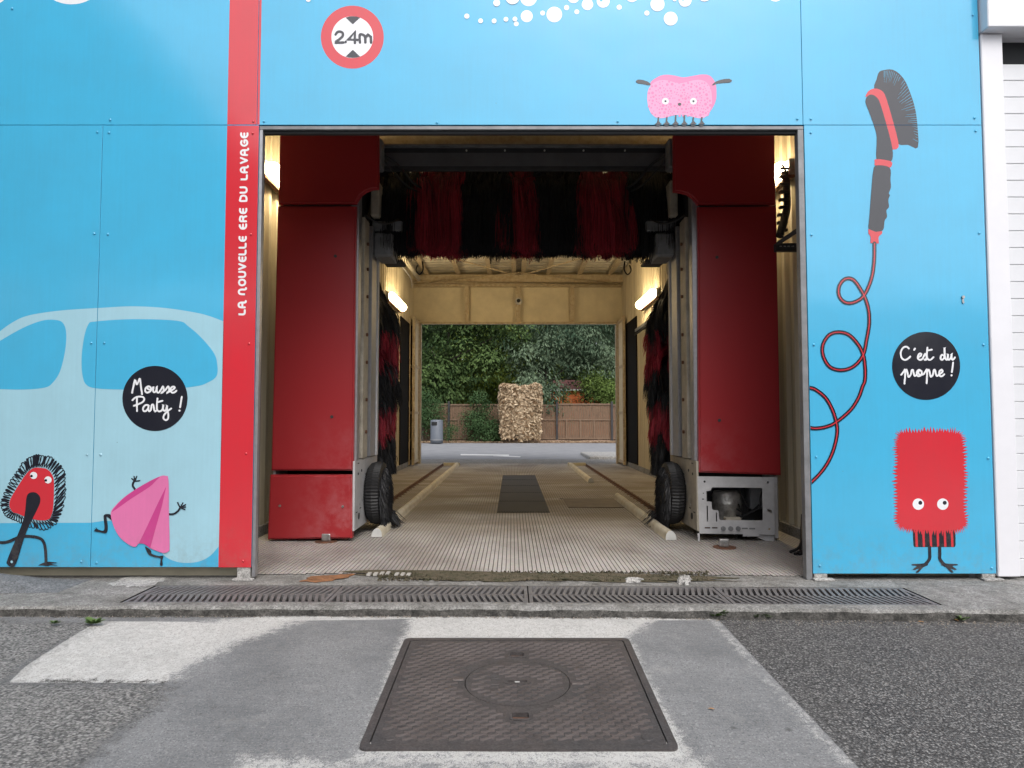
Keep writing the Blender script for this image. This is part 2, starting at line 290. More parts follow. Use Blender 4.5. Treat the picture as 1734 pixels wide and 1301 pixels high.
    white = mix(mapr(med, .4, .68), (.52, .515, .50), (.42, .41, .395)); white = mix(mapr(sps.outputs[1], .6, 1, 0, .9), white, (.27, .26, .25)); white = mix(mapr(noise(3.5, 8, .75), .5, .68, 0, .55), white, (.34, .335, .325))
    def mask(a, w=.5):
        return mapr(math_('ADD', attr(a), math_('MULTIPLY', math_('SUBTRACT', ed, .5), w)), .45, .55)
    def softmask(a):
        return mapr(math_('ADD', attr(a), math_('MULTIPLY', math_('SUBTRACT', math_('ADD', math_('MULTIPLY', big, .5), math_('ADD', math_('MULTIPLY', med, .7), math_('MULTIPLY', fine, .6))), .9), 2.3)), .34, .66)
    base = mix(softmask('old'), conc, old)
    base = mix(softmask('soft_white'), base, white)
    base = mix(mask('white', .35), base, white)
    am = mask('asphalt', .3)
    base = mix(am, base, asph)
    base = mix(softmask('dirt'), base, (.035, .032, .028))
    L.new(base, p.inputs['Base Color'])
    h = math_('MULTIPLY', math_('SUBTRACT', 1.0, vo.outputs['Distance']), am)
    hb = math_('MULTIPLY', math_('SUBTRACT', 1.0, vo2.outputs['Distance']), softmask('old'))
    hh = math_('ADD', math_('ADD', math_('MULTIPLY', h, .8), hb), math_('MULTIPLY', fine, .25))
    b = N(m, 'ShaderNodeBump'); b.inputs['Strength'].default_value = .8; b.inputs['Distance'].default_value = .006; L.new(hh, b.inputs['Height']); L.new(b.outputs[0], p.inputs['Normal'])
    return m
M['road'] = road_mat()
M['yard'] = mat('pale_asphalt', (.25, .255, .27), .8, var=.2, vs=2, bump=.4, bs=60, col2=(.19, .195, .21))
M['litter'] = mat('leaf_litter_soil', (.18, .11, .07), .95, col2=(.30, .21, .15), vs=8, bump=.8, bs=15)
M['soil'] = mat('soil_ground', (.12, .10, .07), .95, var=.3)

# ---------------------------------------------------------------- mesh helpers
ORG = {}
def org(p):
    return ORG.get(p.name, Vector((0, 0, 0))) if p else Vector((0, 0, 0))
def link(name, me, parent=None):
    o = bpy.data.objects.new(name, me); COL.objects.link(o)
    if parent: o.parent = parent
    ORG[o.name] = org(parent)
    return o
def obj(name, bm, mats, parent=None, smooth=False, local=False, kind=None):
    if not local:
        bmesh.ops.translate(bm, verts=bm.verts, vec=-org(parent))
    me = bpy.data.meshes.new(name); bm.to_mesh(me); bm.free()
    for m in (mats if isinstance(mats, (list, tuple)) else [mats]): me.materials.append(M[m])
    if smooth:
        for p in me.polygons: p.use_smooth = True
    o = link(name, me, parent)
    if kind: o['kind'] = kind
    return o
def tag(o, label, cat, group=None):
    o['label'] = label; o['category'] = cat
    if group: o['group'] = group
    return o
def thing(name, loc, label, cat, group=None):
    o = bpy.data.objects.new(name, None); COL.objects.link(o); o.location = loc; o.empty_display_size = .1
    ORG[o.name] = Vector(loc); return tag(o, label, cat, group)
def struct(o, kind='structure'): o['kind'] = kind; return o
def B(): return bmesh.new()
def box(bm, x0, x1, y0, y1, z0, z1, bev=0, mi=0, seg=1):
    t = bmesh.new() if bev else bm
    vs = [t.verts.new((x, y, z)) for x in (x0, x1) for y in (y0, y1) for z in (z0, z1)]
    fs = [t.faces.new([vs[i] for i in f]) for f in ((0, 1, 3, 2), (4, 6, 7, 5), (0, 4, 5, 1), (2, 3, 7, 6), (0, 2, 6, 4), (1, 5, 7, 3))]
    for f in fs: f.material_index = mi
    if bev:
        bmesh.ops.bevel(t, geom=list(t.edges), offset=bev, segments=seg, affect='EDGES', profile=.5)
        merge(bm, t, mi)
    return bm
def merge(bm, t, mi=0, mtx=None):
    mp = {}
    for v in t.verts: mp[v] = bm.verts.new(mtx @ v.co if mtx else v.co)
    for f in t.faces:
        try:
            g = bm.faces.new([mp[v] for v in f.verts]); g.material_index = mi if mi is not None else f.material_index; g.smooth = f.smooth
        except ValueError: pass
    t.free()
def tube(bm, pts, r, n=10, mi=0, caps=True, smooth=True):
    pts = [Vector(p) for p in pts]; rings = []
    rr = r if isinstance(r, (list, tuple)) else [r]*len(pts)
    prev = None
    for i, p in enumerate(pts):
        d = (pts[min(i+1, len(pts)-1)] - pts[max(i-1, 0)]).normalized()
        if prev is None:
            u = d.cross(Vector((0, 0, 1)))
            if u.length < .05: u = d.cross(Vector((1, 0, 0)))
        else: u = prev - d*prev.dot(d)
        u.normalize(); prev = u; w = d.cross(u)
        rings.append([bm.verts.new(p + (u*math.cos(2*PI*k/n) + w*math.sin(2*PI*k/n))*rr[i]) for k in range(n)])
    for a, b in zip(rings, rings[1:]):
        for k in range(n):
            f = bm.faces.new((a[k], a[(k+1) % n], b[(k+1) % n], b[k])); f.smooth = smooth; f.material_index = mi
    if caps:
        for rg in (rings[0], rings[-1]):
            try: bm.faces.new(rg).material_index = mi
            except ValueError: pass
    return bm
def crs(pts, k=6, closed=False):
    P = [Vector(p) for p in pts]; n = len(P); out = []
    rngi = range(n if closed else n-1)
    for i in rngi:
        if closed: a, b, c, d = P[(i-1) % n], P[i], P[(i+1) % n], P[(i+2) % n]
        else: a, b, c, d = P[max(i-1, 0)], P[i], P[i+1], P[min(i+2, n-1)]
        for j in range(k):
            t = j/k
            out.append(.5*((2*b) + (c-a)*t + (2*a-5*b+4*c-d)*t*t + (3*b-a-3*c+d)*t**3))
    if not closed: out.append(P[-1])
    return out
def prism(bm, pts, y0, y1, mi=0):
    """outline in X,Z, extruded from y0 (front) to y1"""
    tri = tessellate_polygon([[Vector((p[0], p[1], 0)) for p in pts]])
    a = [bm.verts.new((p[0], y0, p[1])) for p in pts]; b = [bm.verts.new((p[0], y1, p[1])) for p in pts]; n = len(pts)
    for t in tri:
        for ring in (a, b):
            try: bm.faces.new([ring[i] for i in t]).material_index = mi
            except ValueError: pass
    for i in range(n): bm.faces.new((a[i], a[(i+1) % n], b[(i+1) % n], b[i])).material_index = mi
    bmesh.ops.recalc_face_normals(bm, faces=bm.faces)
    return bm
def plate_hole(bm, outer, holes, ext, axis='y', mi=0):
    """flat plate with holes: loops as 2-D points; ext=(a,b) thickness; axis 'y' => X,Z plane, 'z' => X,Y plane"""
    t = bmesh.new(); es = []
    for lp in [outer]+holes:
        vs = [t.verts.new((p[0], p[1], 0)) for p in lp]
        es += [t.edges.new((vs[i], vs[(i+1) % len(vs)])) for i in range(len(vs))]
    bmesh.ops.triangle_fill(t, use_beauty=True, use_dissolve=False, edges=es)
    g = bmesh.ops.extrude_face_region(t, geom=list(t.faces))
    for e in g['geom']:
        if isinstance(e, bmesh.types.BMVert): e.co.z = 1
    for v in t.verts:
        w = ext[0] if v.co.z < .5 else ext[1]
        v.co = Vector((v.co.x, w, v.co.y)) if axis == 'y' else Vector((v.co.x, v.co.y, w))
    bmesh.ops.recalc_face_normals(t, faces=t.faces); merge(bm, t, mi); return bm
def fastmesh(name, V, Fc, mats, parent=None, midx=None, tone=None, smooth=False, kind=None):
    V = np.asarray(V, dtype=np.float32) - np.array(org(parent), dtype=np.float32)
    Fc = np.asarray(Fc, dtype=np.int32); k = Fc.shape[1]
    me = bpy.data.meshes.new(name); me.vertices.add(len(V)); me.vertices.foreach_set('co', V.ravel())
    me.loops.add(Fc.size); me.loops.foreach_set('vertex_index', Fc.ravel())
    me.polygons.add(len(Fc)); me.polygons.foreach_set('loop_start', np.arange(0, Fc.size, k, dtype=np.int32)); me.polygons.foreach_set('loop_total', np.full(len(Fc), k, dtype=np.int32))
    for m in (mats if isinstance(mats, (list, tuple)) else [mats]): me.materials.append(M[m])
    if midx is not None: me.polygons.foreach_set('material_index', np.asarray(midx, dtype=np.int32))
    me.update(calc_edges=True); me.validate()
    if tone is not None:
        a = me.attributes.new('tone', 'FLOAT', 'POINT'); a.data.foreach_set('value', np.asarray(tone, dtype=np.float32))
    if smooth: me.polygons.foreach_set('use_smooth', np.ones(len(Fc), dtype=bool))
    o = link(name, me, parent)
    if kind: o['kind'] = kind
    return o
def dup(o, loc, parent=None):
    c = o.copy(); COL.objects.link(c); c.location = loc
    if parent: c.parent = parent
    return c

# ================================================================= GROUND
ground = struct(obj('ground', box(B(), -70, 70, -70, 110, -1.0, -.6), 'soil'))
SL = .045; RZ, RY = -.055, -.64
def roadz(y): return RZ + SL*(y-RY)
def kerby(x): return -.64 - .028*max(0, x+.3) + .0*x
def groad(px, py): return gnd(px, py, RZ, SL, RY)
def inpoly(pts, X, Y):
    ins = np.zeros(X.shape, bool); n = len(pts)
    for i in range(n):
        x1, y1 = pts[i]; x2, y2 = pts[(i+1) % n]
        c = ((y1 > Y) != (y2 > Y)) & (X < (x2-x1)*(Y-y1)/((y2-y1) + 1e-12) + x1); ins ^= c
    return ins
def pdist(pts, X, Y, closed=True):
    d = np.full(X.shape, 1e9); n = len(pts)
    for i in range(n if closed else n-1):
        a = np.array(pts[i]); b = np.array(pts[(i+1) % n]); ab = b-a; L2 = (ab**2).sum()+1e-12
        t = np.clip(((X-a[0])*ab[0]+(Y-a[1])*ab[1])/L2, 0, 1); d = np.minimum(d, np.hypot(X-a[0]-t*ab[0], Y-a[1]-t*ab[1]))
    return d
xs = np.unique(np.concatenate([np.linspace(-16, -3.6, 14), np.arange(-3.6, 3.6, .028), np.linspace(3.6, 16, 14)]))
ys = np.unique(np.concatenate([np.linspace(-26, -3.0, 16), np.arange(-3.0, -.50, .025), [-.50]]))
X, Y = np.meshgrid(xs, ys); Z = roadz(Y) + .0012*np.sin(X*3.1+Y*2)+.001*np.sin(X*7.3-Y*5)
_a, _b, _c = groad(610, 1271), groad(1154, 1274), groad(684, 1082); _d = groad(1063, 1085)
_x0, _x1, _y0, _y1 = (_a.x+_c.x)/2+.02, (_b.x+_d.x)/2-.02, _a.y+.05, _c.y-.02
V = np.stack([X.ravel(), Y.ravel(), Z.ravel()], 1); nx = len(xs); ny = len(ys)
idx = np.arange(nx*ny).reshape(ny, nx); Fq = np.stack([idx[:-1, :-1].ravel(), idx[:-1, 1:].ravel(), idx[1:, 1:].ravel(), idx[1:, :-1].ravel()], 1)
_fc = V[Fq].mean(1); Fq = Fq[~((_fc[:, 0] > _x0) & (_fc[:, 0] < _x1) & (_fc[:, 1] > _y0) & (_fc[:, 1] < _y1))]
road = struct(fastmesh('road', V, Fq, 'road', smooth=True))
def rp(l): return [tuple(groad(*p)[:2]) for p in l]
def region(pl, soft=.03):
    q = rp(pl); ins = inpoly(q, X, Y); d = pdist(q, X, Y); return np.clip(.5 + np.where(ins, 1, -1)*d/(2*soft), 0, 1)
asp = region([(1208, 1030), (1216, 1049), (1243, 1078), (1292, 1130), (1345, 1185), (1400, 1243), (1455, 1301), (1560, 1420), (1900, 1700), (4200, 1500), (3600, 1030)], .03)
wp = region([(15, 1156), (42, 1130), (100, 1092), (168, 1050), (175, 1052), (330, 1053), (380, 1058), (360, 1090), (290, 1130), (285, 1157)], .03)
wk = region([(425, 1052), (440, 1038), (600, 1030), (900, 1030), (1205, 1034), (1216, 1050), (1000, 1052), (800, 1044), (620, 1050), (500, 1052)], .02)
sw = np.maximum.reduce([
    region([(340, 1053), (470, 1036), (520, 1052), (400, 1090), (300, 1150), (200, 1150)], .09)*.85,
    region([(690, 1040), (1130, 1040), (1062, 1084), (690, 1082)], .06)*.8,
    region([(595, 1275), (680, 1078), (1070, 1080), (1175, 1285), (1120, 1301), (600, 1301), (560, 1300)], .045)*.72,
    region([(700, 1040), (1050, 1040), (1062, 1084), (690, 1082)], .05)*.95,
    region([(400, 1278), (1200, 1278), (1260, 1400), (350, 1400)], .06)*.55,
    region([(1190, 1044), (1216, 1046), (1462, 1301), (1425, 1301)], .02)*.35])
old = np.maximum.reduce([region([(-900, 1052), (180, 1052), (40, 1130), (10, 1157), (285, 1160), (260, 1200), (120, 1310), (0, 1420), (-900, 1500)], .10)*.95,
    region([(-1500, 1040), (-100, 1040), (-500, 2500), (-3500, 2500)], .2)])
dirt = np.clip(1 - np.abs(Y - np.vectorize(kerby)(X) + .012)/.035, 0, 1)*.75
dirt = np.maximum(dirt, region([(60, 1148), (290, 1152), (290, 1160), (60, 1157)], .015)*.5)
for nm, a in (('asphalt', asp), ('white', np.maximum(wp, wk)), ('soft_white', sw), ('old', old), ('dirt', dirt)):
    at_ = road.data.attributes.new(nm, 'FLOAT', 'POINT'); at_.data.foreach_set('value', a.astype(np.float32).ravel())

# apron between road kerb and bay, with the drain channel left open
G0, G1 = -2.31, 2.50          # channel ends in x
def gy(x, k): return (-.155 if k else -.560) - .022*max(0, x+.3)
bm = B(); M['kerb'] = mat('kerb_concrete', (.27, .265, .255), .88, col2=(.13, .125, .115), vs=5, bump=.8, speck=.38, bs=70, bdist=.008)
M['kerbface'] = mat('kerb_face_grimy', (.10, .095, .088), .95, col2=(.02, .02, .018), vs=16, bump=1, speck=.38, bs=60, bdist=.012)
cols = [-16, -7] + [round(-4+.1*i, 2) for i in range(81)] + [7, 16]
cols = sorted(set(cols + [G0, G1]))
def jit(x, s, a): return a*(math.sin(x*9.7+s)+math.sin(x*23.1+2*s)*.6+math.sin(x*51+s*3)*.4)
rows = []
for x in cols:
    k = kerby(x)+jit(x, 1, .006)
    rows.append([bm.verts.new(c) for c in ((x, k-.012+jit(x, 5, .004), RZ-.08), (x, k-.008+jit(x, 2, .005), -.018+jit(x, 4, .004)), (x, k+.012, 0.0-abs(jit(x, 3, .002))), (x, gy(x, 0), 0), (x, gy(x, 1), 0), (x, .24, -.001))])
for a, b in zip(rows, rows[1:]):
    mid = (a[0].co.x+b[0].co.x)/2
    for i in range(5):
        if i == 3 and G0 < mid < G1: continue
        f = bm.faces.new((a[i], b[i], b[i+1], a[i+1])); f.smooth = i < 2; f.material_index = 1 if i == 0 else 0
apron = struct(obj('pavement', bm, ['kerb', 'kerbface']))
# channel
bm = B()
xs_ = [G0] + [G0 + (G1-G0)*i/20 for i in range(1, 21)]
for a, b in zip(xs_, xs_[1:]):
    q = [(a, gy(a, 0)), (b, gy(b, 0)), (b, gy(b, 1)), (a, gy(a, 1))]
    bot = [bm.verts.new((*p, -.22)) for p in q]; top = [bm.verts.new((*p, -.002)) for p in q]
    bm.faces.new(bot); bm.faces.new((bot[0], bot[1], top[1], top[0])); bm.faces.new((bot[2], bot[3], top[3], top[2]))
for x in (G0, G1):
    bm.faces.new([bm.verts.new((x, gy(x, k), z)) for k, z in ((0, -.22), (1, -.22), (1, -.002), (0, -.002))])
drain = thing('trench_drain', (0, -.36, 0), 'long dark cast iron drain grating set across the pavement in front of the wash bay', 'drain grating')
obj('channel', bm, 'pit', drain)
# grating sections with chevron bars, each a piece
bb = B(); w_ = .0095
for (p, q) in (((.02, .178), (-.018, .0)), ((-.018, .0), (.026, -.188))):
    d = Vector((q[0]-p[0], q[1]-p[1])).normalized(); nn = Vector((-d.y, d.x))*w_
    c = [(p[0]+nn.x, p[1]+nn.y), (q[0]+nn.x, q[1]+nn.y), (q[0]-nn.x, q[1]-nn.y), (p[0]-nn.x, p[1]-nn.y)]
    t = [bb.verts.new((*k, -.001)) for k in c]; b2 = [bb.verts.new((*k, -.035)) for k in c]
    bb.faces.new(t)
    for i in range(4): bb.faces.new((t[i], t[(i+1) % 4], b2[(i+1) % 4], b2[i]))
bmesh.ops.recalc_face_normals(bb, faces=bb.faces)
barme = bpy.data.meshes.new('bar'); bb.to_mesh(barme); bb.free(); barme.materials.append(M['castg'])
bounds = [G0+.01, -1.10, .10, 1.29, G1-.01]
for s in range(4):
    a, b = bounds[s]+.004, bounds[s+1]-.004; bm = B()
    for k in (0, 1):
        ya, yb = gy(a, k), gy(b, k); o1, o2 = ((.004, .022) if k == 0 else (-.022, -.004))
        v = [bm.verts.new(c) for c in ((a, ya+o1, -.001), (b, yb+o1, -.001), (b, yb+o2, -.001), (a, ya+o2, -.001), (a, ya+o1, -.04), (b, yb+o1, -.04), (b, yb+o2, -.04), (a, ya+o2, -.04))]
        for f in ((0, 1, 2, 3), (4, 5, 1, 0), (6, 7, 3, 2)): bm.faces.new([v[i] for i in f])
    for x in (a, b-.022):
        box(bm, x, x+.022, gy(x, 0)+.022, gy(x, 1)-.022, -.04, -.0015)
    ym = (gy(a, 0)+gy(a, 1))/2; ymb = (gy(b, 0)+gy(b, 1))/2
    v = [bm.verts.new(c) for c in ((a, ym-.008, -.004), (b, ymb-.008, -.004), (b, ymb+.008, -.004), (a, ym+.008, -.004), (a, ym-.008, -.04), (b, ymb-.008, -.04))]
    bm.faces.new(v[:4]); bm.faces.new((v[4], v[5], v[1], v[0]))
    sec = obj('grate_section', bm, 'castg', drain); o0 = org(sec)
    nb = int((b-a-.07)/.0365)
    for i in range(nb):
        x = a+.042 + i*(b-a-.084)/(nb-1); br = link('bar', barme, sec)
        br.location = Vector((x, (gy(x, 0)+gy(x, 1))/2, 0)) - o0; br.scale = (1, 1, 1)

# bay floor, ribbed, as real grooves
bm = B(); FX0, FX1, FY1 = -2.34, 2.60, 11.45
prof = []; x = FX0
while x < FX1-.001:
    prof += [(x, 0), (x+GP*.80, 0), (x+GP*.84, -.0045), (x+GP*.96, -.0045)]; x += GP
fy = [None, .6, 1.4, 2.6, 4.2, 6.5, 9, FY1]
cuts = [(-2.34, .16), (-1.5, .155), (-1.0, .17), (-.95, .21), (-.4, .20), (-.35, .215), (.3, .20), (.9, .20), (1.2, .17), (1.35, .13), (1.8, .10), (2.6, .10)]
def fedge(x):
    k = math.floor((x-FX0)/GP); xx = FX0+k*GP; r = random.Random(k); return float(np.interp(xx, [c[0] for c in cuts], [c[1] for c in cuts])) + r.choice([0, 0, 0, .008, .02])
prev = None
for (x, z) in prof:
    cur = [bm.verts.new((x, fedge(x+.0001) if y is None else y, z+.004)) for y in fy]
    if prev:
        for i in range(len(fy)-1): bm.faces.new((prev[i], cur[i], cur[i+1], prev[i+1]))
    prev = cur
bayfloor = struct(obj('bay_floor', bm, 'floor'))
struct(obj('floor_slab', box(B(), -2.6, 2.9, .18, 11.6, -.3, -.008), 'concrete'))
# yard behind
struct(obj('threshold', box(B(), -3.2, 3.6, 11.46, 13.2, -.3, 0, .01), 'concrete'))
struct(obj('rear_yard', box(B(), -40, 40, 13.2, 24.6, -.5, -.012), 'yard'))
bm = B(); n_ = 60
vv = [[bm.verts.new((-20+40*i/n_, 24.4+j*.9+(.08*math.sin(i*1.7) if j == 0 else 0), -.008+.03*math.sin(i*2.1+j)*(j > 0)+.05*(j > 1))) for j in range(5)] for i in range(n_+1)]
for a, b in zip(vv, vv[1:]):
    for j in range(4): bm.faces.new((a[j], b[j], b[j+1], a[j+1]))
struct(obj('verge', bm, 'litter'))
bm = B()
for (a, b, c, d) in (((780, 769), (862, 770), (862, 772), (780, 771)), ((835, 771), (882, 773), (880, 774.5), (835, 772.5))):
    bm.faces.new([bm.verts.new(gnd(*p, z=-.008)) for p in (a, b, c, d)])
mk = struct(obj('road_marking', bm, 'whitepaint'))
sp = gnd(1032, 772, 0)
struct(obj('rear_pavement', box(B(), 2.0, 6.0, 13.22, 15.6, -.1, .07, .02), 'blockwhite'))

# ================================================================= BUILDING
bld = thing('car_wash_building', (.12, 0, 0), 'blue printed car wash building with a red stripe and an open drive-through bay', 'building')
ZS = at(867, 212, 0).z
ZB = at(300, 961, 0).z; ZBR = at(1530, 972, 0).z
XS1 = at(162, 640, 0).x; XR = at(437, 100, 0).x; XO = at(1360, 215, 0).x; XE = at(1672, 500, 0).x; XL = at(441, 215, 0).x
XRT = (at(388, 0, 0).x + at(371, 960, 0).x)/2
XOP = at(1369, 600, 0).x; XLF = at(432, 600, 0).x
Gp = .0016; FT = 5.2
SEAMX = [(XS1, -1, ZS), (XO, ZS, 9), (XR, ZS, 9)]; SEAMZ = [ZS]
panels = {}
def fpanel(key, x0, x1, z0, z1):
    panels[key] = obj('facade_panel', box(B(), x0+Gp, x1-Gp, 0, .022, z0+Gp, z1-Gp, .0012), 'blue', bld)
fpanel('ul', -6.5, XR, ZS, FT); fpanel('ll', -6.5, XS1, ZB, ZS); fpanel('lm', XS1, XLF, ZB, ZS)
fpanel('um', XR, XO, ZS, FT); fpanel('ur', XO, XE, ZS, FT); fpanel('lr', XOP, XE, ZBR, ZS)
# steel edge around the opening and backing posts
bm = B(); box(bm, XLF+.002, XLF+.024, .003, .05, .02, ZS-.03, .002); obj('opening_edge', bm, 'alu', bld)
bm = B(); box(bm, XOP-.042, XOP-.002, .003, .06, .0, ZS-.03, .002); obj('opening_edge', bm, 'ggrey', bld)
bm = B(); box(bm, XLF+.002, XOP-.002, .002, .075, ZS-.030, ZS-.006, .002); obj('lintel_trim', bm, 'ggrey', bld)
bm = B(); box(bm, -6.5, XE, .0235, .06, ZS-.05, ZS+.05); box(bm, XS1-.04, XS1+.04, .0235, .07, .1, ZS-.05); box(bm, -6.5, XLF, .07, .12, ZB, FT-.05)
box(bm, XOP, XE, .07, .12, ZBR, FT-.05); box(bm, XLF, XOP, .07, .12, ZS+.01, FT-.05); box(bm, XLF-.001, XOP, .0235, .069, ZS+.05, FT-.1)
obj('backing_frame', bm, 'backing', bld)
for px in (413, 1389, 1673):
    p = gnd(px, 983, 0)
    bm = B(); X0 = at(px, 960, .01).x; box(bm, X0-.045, X0+.045, .004, .075, 0.0, (ZB if px < 900 else ZBR)+.01, .004)
    box(bm, X0-.06, X0+.075, -.04, .0035, .0, .014, .003); obj('post_foot', bm, 'blockwhite', bld)
bm = B(); box(bm, -6.5, XLF-.1, .13, .30, 0, .25); obj('plinth', bm, 'cream', bld); obj('plinth', box(B(), XOP+.1, XE-.1, .13, .30, 0, .25), 'cream', bld)

# ---------------------------------------------------------------- flat print on the panels
class Print:
    def __init__(s, k=0): s.v = []; s.f = []; s.m = []; s.k = k; s.mats = []
    clip = None
    def mi(s, m):
        if m not in s.mats: s.mats.append(m)
        return s.mats.index(m)
    def conv(s, p): q = at(p[0], p[1], 0); return (q.x, q.z)
    def polyw(s, pts, m):
        s.k += 1; y = -.0003*s.k; mi = s.mi(m); b = len(s.v)
        s.v += [(p[0], y, p[1]) for p in pts]
        for t in tessellate_polygon([[Vector((p[0], p[1], 0)) for p in pts]]):
            a, c, d = [s.v[b+i] for i in t]
            if (c[0]-a[0])*(d[2]-a[2])-(c[2]-a[2])*(d[0]-a[0]) < 0: t = (t[0], t[2], t[1])
            s.f.append([b+i for i in t]); s.m.append(mi)
    def poly(s, pts, m, smooth=True, k=5):
        if smooth: pts = [(q.x, q.y) for q in crs([(p[0], p[1], 0) for p in pts], k, True)]
        s.polyw([s.conv(p) for p in pts], m)
    def circ(s, cx, cy, r, m, n=40, ry=None):
        s.poly([(cx+r*math.cos(2*PI*i/n), cy+(ry or r)*math.sin(2*PI*i/n)) for i in range(n)], m, False)
    def circs(s, l, m, n=24):
        k = s.k
        for c in l: s.k = k; s.circ(c[0], c[1], c[2], m, n)
    def line(s, pts, w, m, smooth=True, k=5, taper=None):
        P = [Vector((p[0], p[1], 0)) for p in pts]
        if smooth and len(P) > 2: P = crs(P, k)
        s.k += 1; mi = s.mi(m); n = len(P); L = []; Rr = []
        for i, p in enumerate(P):
            d = (P[min(i+1, n-1)]-P[max(i-1, 0)])
            if d.length < 1e-6: d = Vector((1, 0, 0))
            d.normalize(); ww = w/2*(1 if taper is None else lerp(taper[0], taper[1], i/(n-1)))
            if 0 < i < n-1:
                a = (p-P[i-1]).normalized(); c = (P[i+1]-p).normalized(); h = max(.5, math.sqrt(max(0, (1+a.dot(c))/2))); ww /= h
            nn = Vector((-d.y, d.x, 0))*ww; L.append(p+nn); Rr.append(p-nn)
        # round caps
        def cap(p, a, sgn, rad):
            return [p + Vector((math.cos(a+sgn*t), math.sin(a+sgn*t), 0))*rad for t in (PI*.25, PI*.5, PI*.75)]
        b = len(s.v); y0 = -.0003*s.k
        for i in range(n):
            y = y0 - .0002*i/n
            for q in (L[i], Rr[i]): c = s.conv(q); s.v.append((c[0], y, c[1]))
        for i in range(n-1): s.f.append([b+2*i, b+2*i+1, b+2*i+3, b+2*i+2]); s.m.append(mi)
        for i in (0, n-1):
            p = P[i]; r = (L[i]-p).length; a0 = math.atan2((L[i]-p).y, (L[i]-p).x); y = y0-.0002*i/n
            out = (P[0]-P[1]) if i == 0 else (P[-1]-P[-2])
            sg = 1 if Vector((math.cos(a0+PI/2), math.sin(a0+PI/2), 0)).dot(out) > 0 else -1
            c = cap(p, a0, sg, r); bi = len(s.v)
            for q in c: cc = s.conv(q); s.v.append((cc[0], y, cc[1]))
            s.f.append([b+2*i, bi, bi+1, bi+2, b+2*i+1]); s.m.append(mi)
    def build(s, name, parent):
        bm = bmesh.new(); vs = [bm.verts.new(v) for v in s.v]
        for f, m in zip(s.f, s.m):
            try: g = bm.faces.new([vs[i] for i in f]); g.material_index = m
            except ValueError: pass
        for f in bm.faces:
            f.normal_update()
            if f.normal.y > 0: f.normal_flip()
        if s.clip is not None:
            bmesh.ops.bisect_plane(bm, geom=list(bm.verts)+list(bm.edges)+list(bm.faces), plane_co=(s.clip, 0, 0), plane_no=(1, 0, 0), clear_inner=True)
        xs = [v[0] for v in s.v]; zs = [v[2] for v in s.v]
        def cut(co, no, test):
            for sg in (-1, 1):
                bmesh.ops.bisect_plane(bm, geom=list(bm.verts)+list(bm.edges)+list(bm.faces), plane_co=Vector(co)+Vector(no)*sg*Gp*1.2, plane_no=no)
            bmesh.ops.delete(bm, geom=[f for f in bm.faces if test(f.calc_center_median())], context='FACES')
        for (x, za, zb) in SEAMX:
            if min(xs) < x < max(xs) and max(zs) > za and min(zs) < zb: cut((x, 0, 0), (1, 0, 0), lambda c: abs(c.x-x) < Gp and za < c.z < zb)
        for z in SEAMZ:
            if min(zs) < z < max(zs): cut((0, 0, z), (0, 0, 1), lambda c: abs(c.z-z) < Gp)
        return obj(name, bm, s.mats, parent)
def Zf(ox, oy, s=3.9409):
    return lambda l: [(ox+a[0]/s, oy+a[1]/s) + tuple(x/s for x in a[2:]) for a in l]
z1, z2, z3, z4, z5, z8 = Zf(0, 0), Zf(430, 0), Zf(860, 0), Zf(1294, 0), Zf(0, 320), Zf(1294, 320)
zA, zD = Zf(0, 640), Zf(1294, 640)

# red stripe
p = Print(); p.polyw([(XRT, ZB), (XLF-.001, ZB), (XLF-.001, ZS-.004), (XRT, ZS-.004)], 'sred'); p.build('red_stripe', panels['lm'])
p = Print(); p.polyw([(XRT, ZS+.004), (XR-.002, ZS+.004), (XR-.002, FT), (XRT, FT)], 'sred'); p.build('red_stripe', panels['ul'])
p = Print(); p.polyw([(XR+.002, ZS+.004), (XR+.018, ZS+.004), (XR+.018, FT), (XR+.002, FT)], 'sred'); p.build('red_stripe', panels['um'])
# pale car silhouette
p = Print()
top = [(-300, 1400), (-150, 1080), (0, 950), (100, 882), (180, 848), (300, 825), (450, 808), (660, 795), (880, 784), (1100, 795), (1300, 825), (1400, 850), (1492, 884)]
body = [tuple(q[:2]) for q in crs([(*c, 0) for c in z5(top)], 5)]
low = [tuple(q[:2]) for q in crs([(*c, 0) for c in zA([(1458, 1128), (1400, 1190), (1330, 1225), (1250, 1235), (1170, 1225), (1100, 1190), (1050, 1120), (1020, 1010), (990, 958)])], 5)]
p.poly(body + [(at_x, y) for at_x, y in [(378.6, 560), (374.5, 760), (370.5, 922)]] + low + zA([(690, 955), (610, 967), (0, 970), (-300, 970)]), 'lblue', False)
p.poly(z5([(-140, 1180), (-60, 1060), (0, 1015), (150, 930), (280, 880), (370, 875), (420, 895), (442, 960), (435, 1080), (400, 1220)]) + zA([(350, 35), (300, 65), (170, 78), (0, 75), (-120, 60)]), 'blue')
p.poly(z5([(560, 1000), (590, 905), (640, 885), (880, 870), (1180, 880), (1260, 920), (1350, 1000), (1430, 1100), (1451, 1180), (1445, 1250)]) + zA([(1390, 30), (1300, 58), (1050, 80), (800, 78), (640, 70), (575, 45)]) + z5([(550, 1240), (545, 1130)]), 'blue')
p.build('car_silhouette_print', panels['lm'])
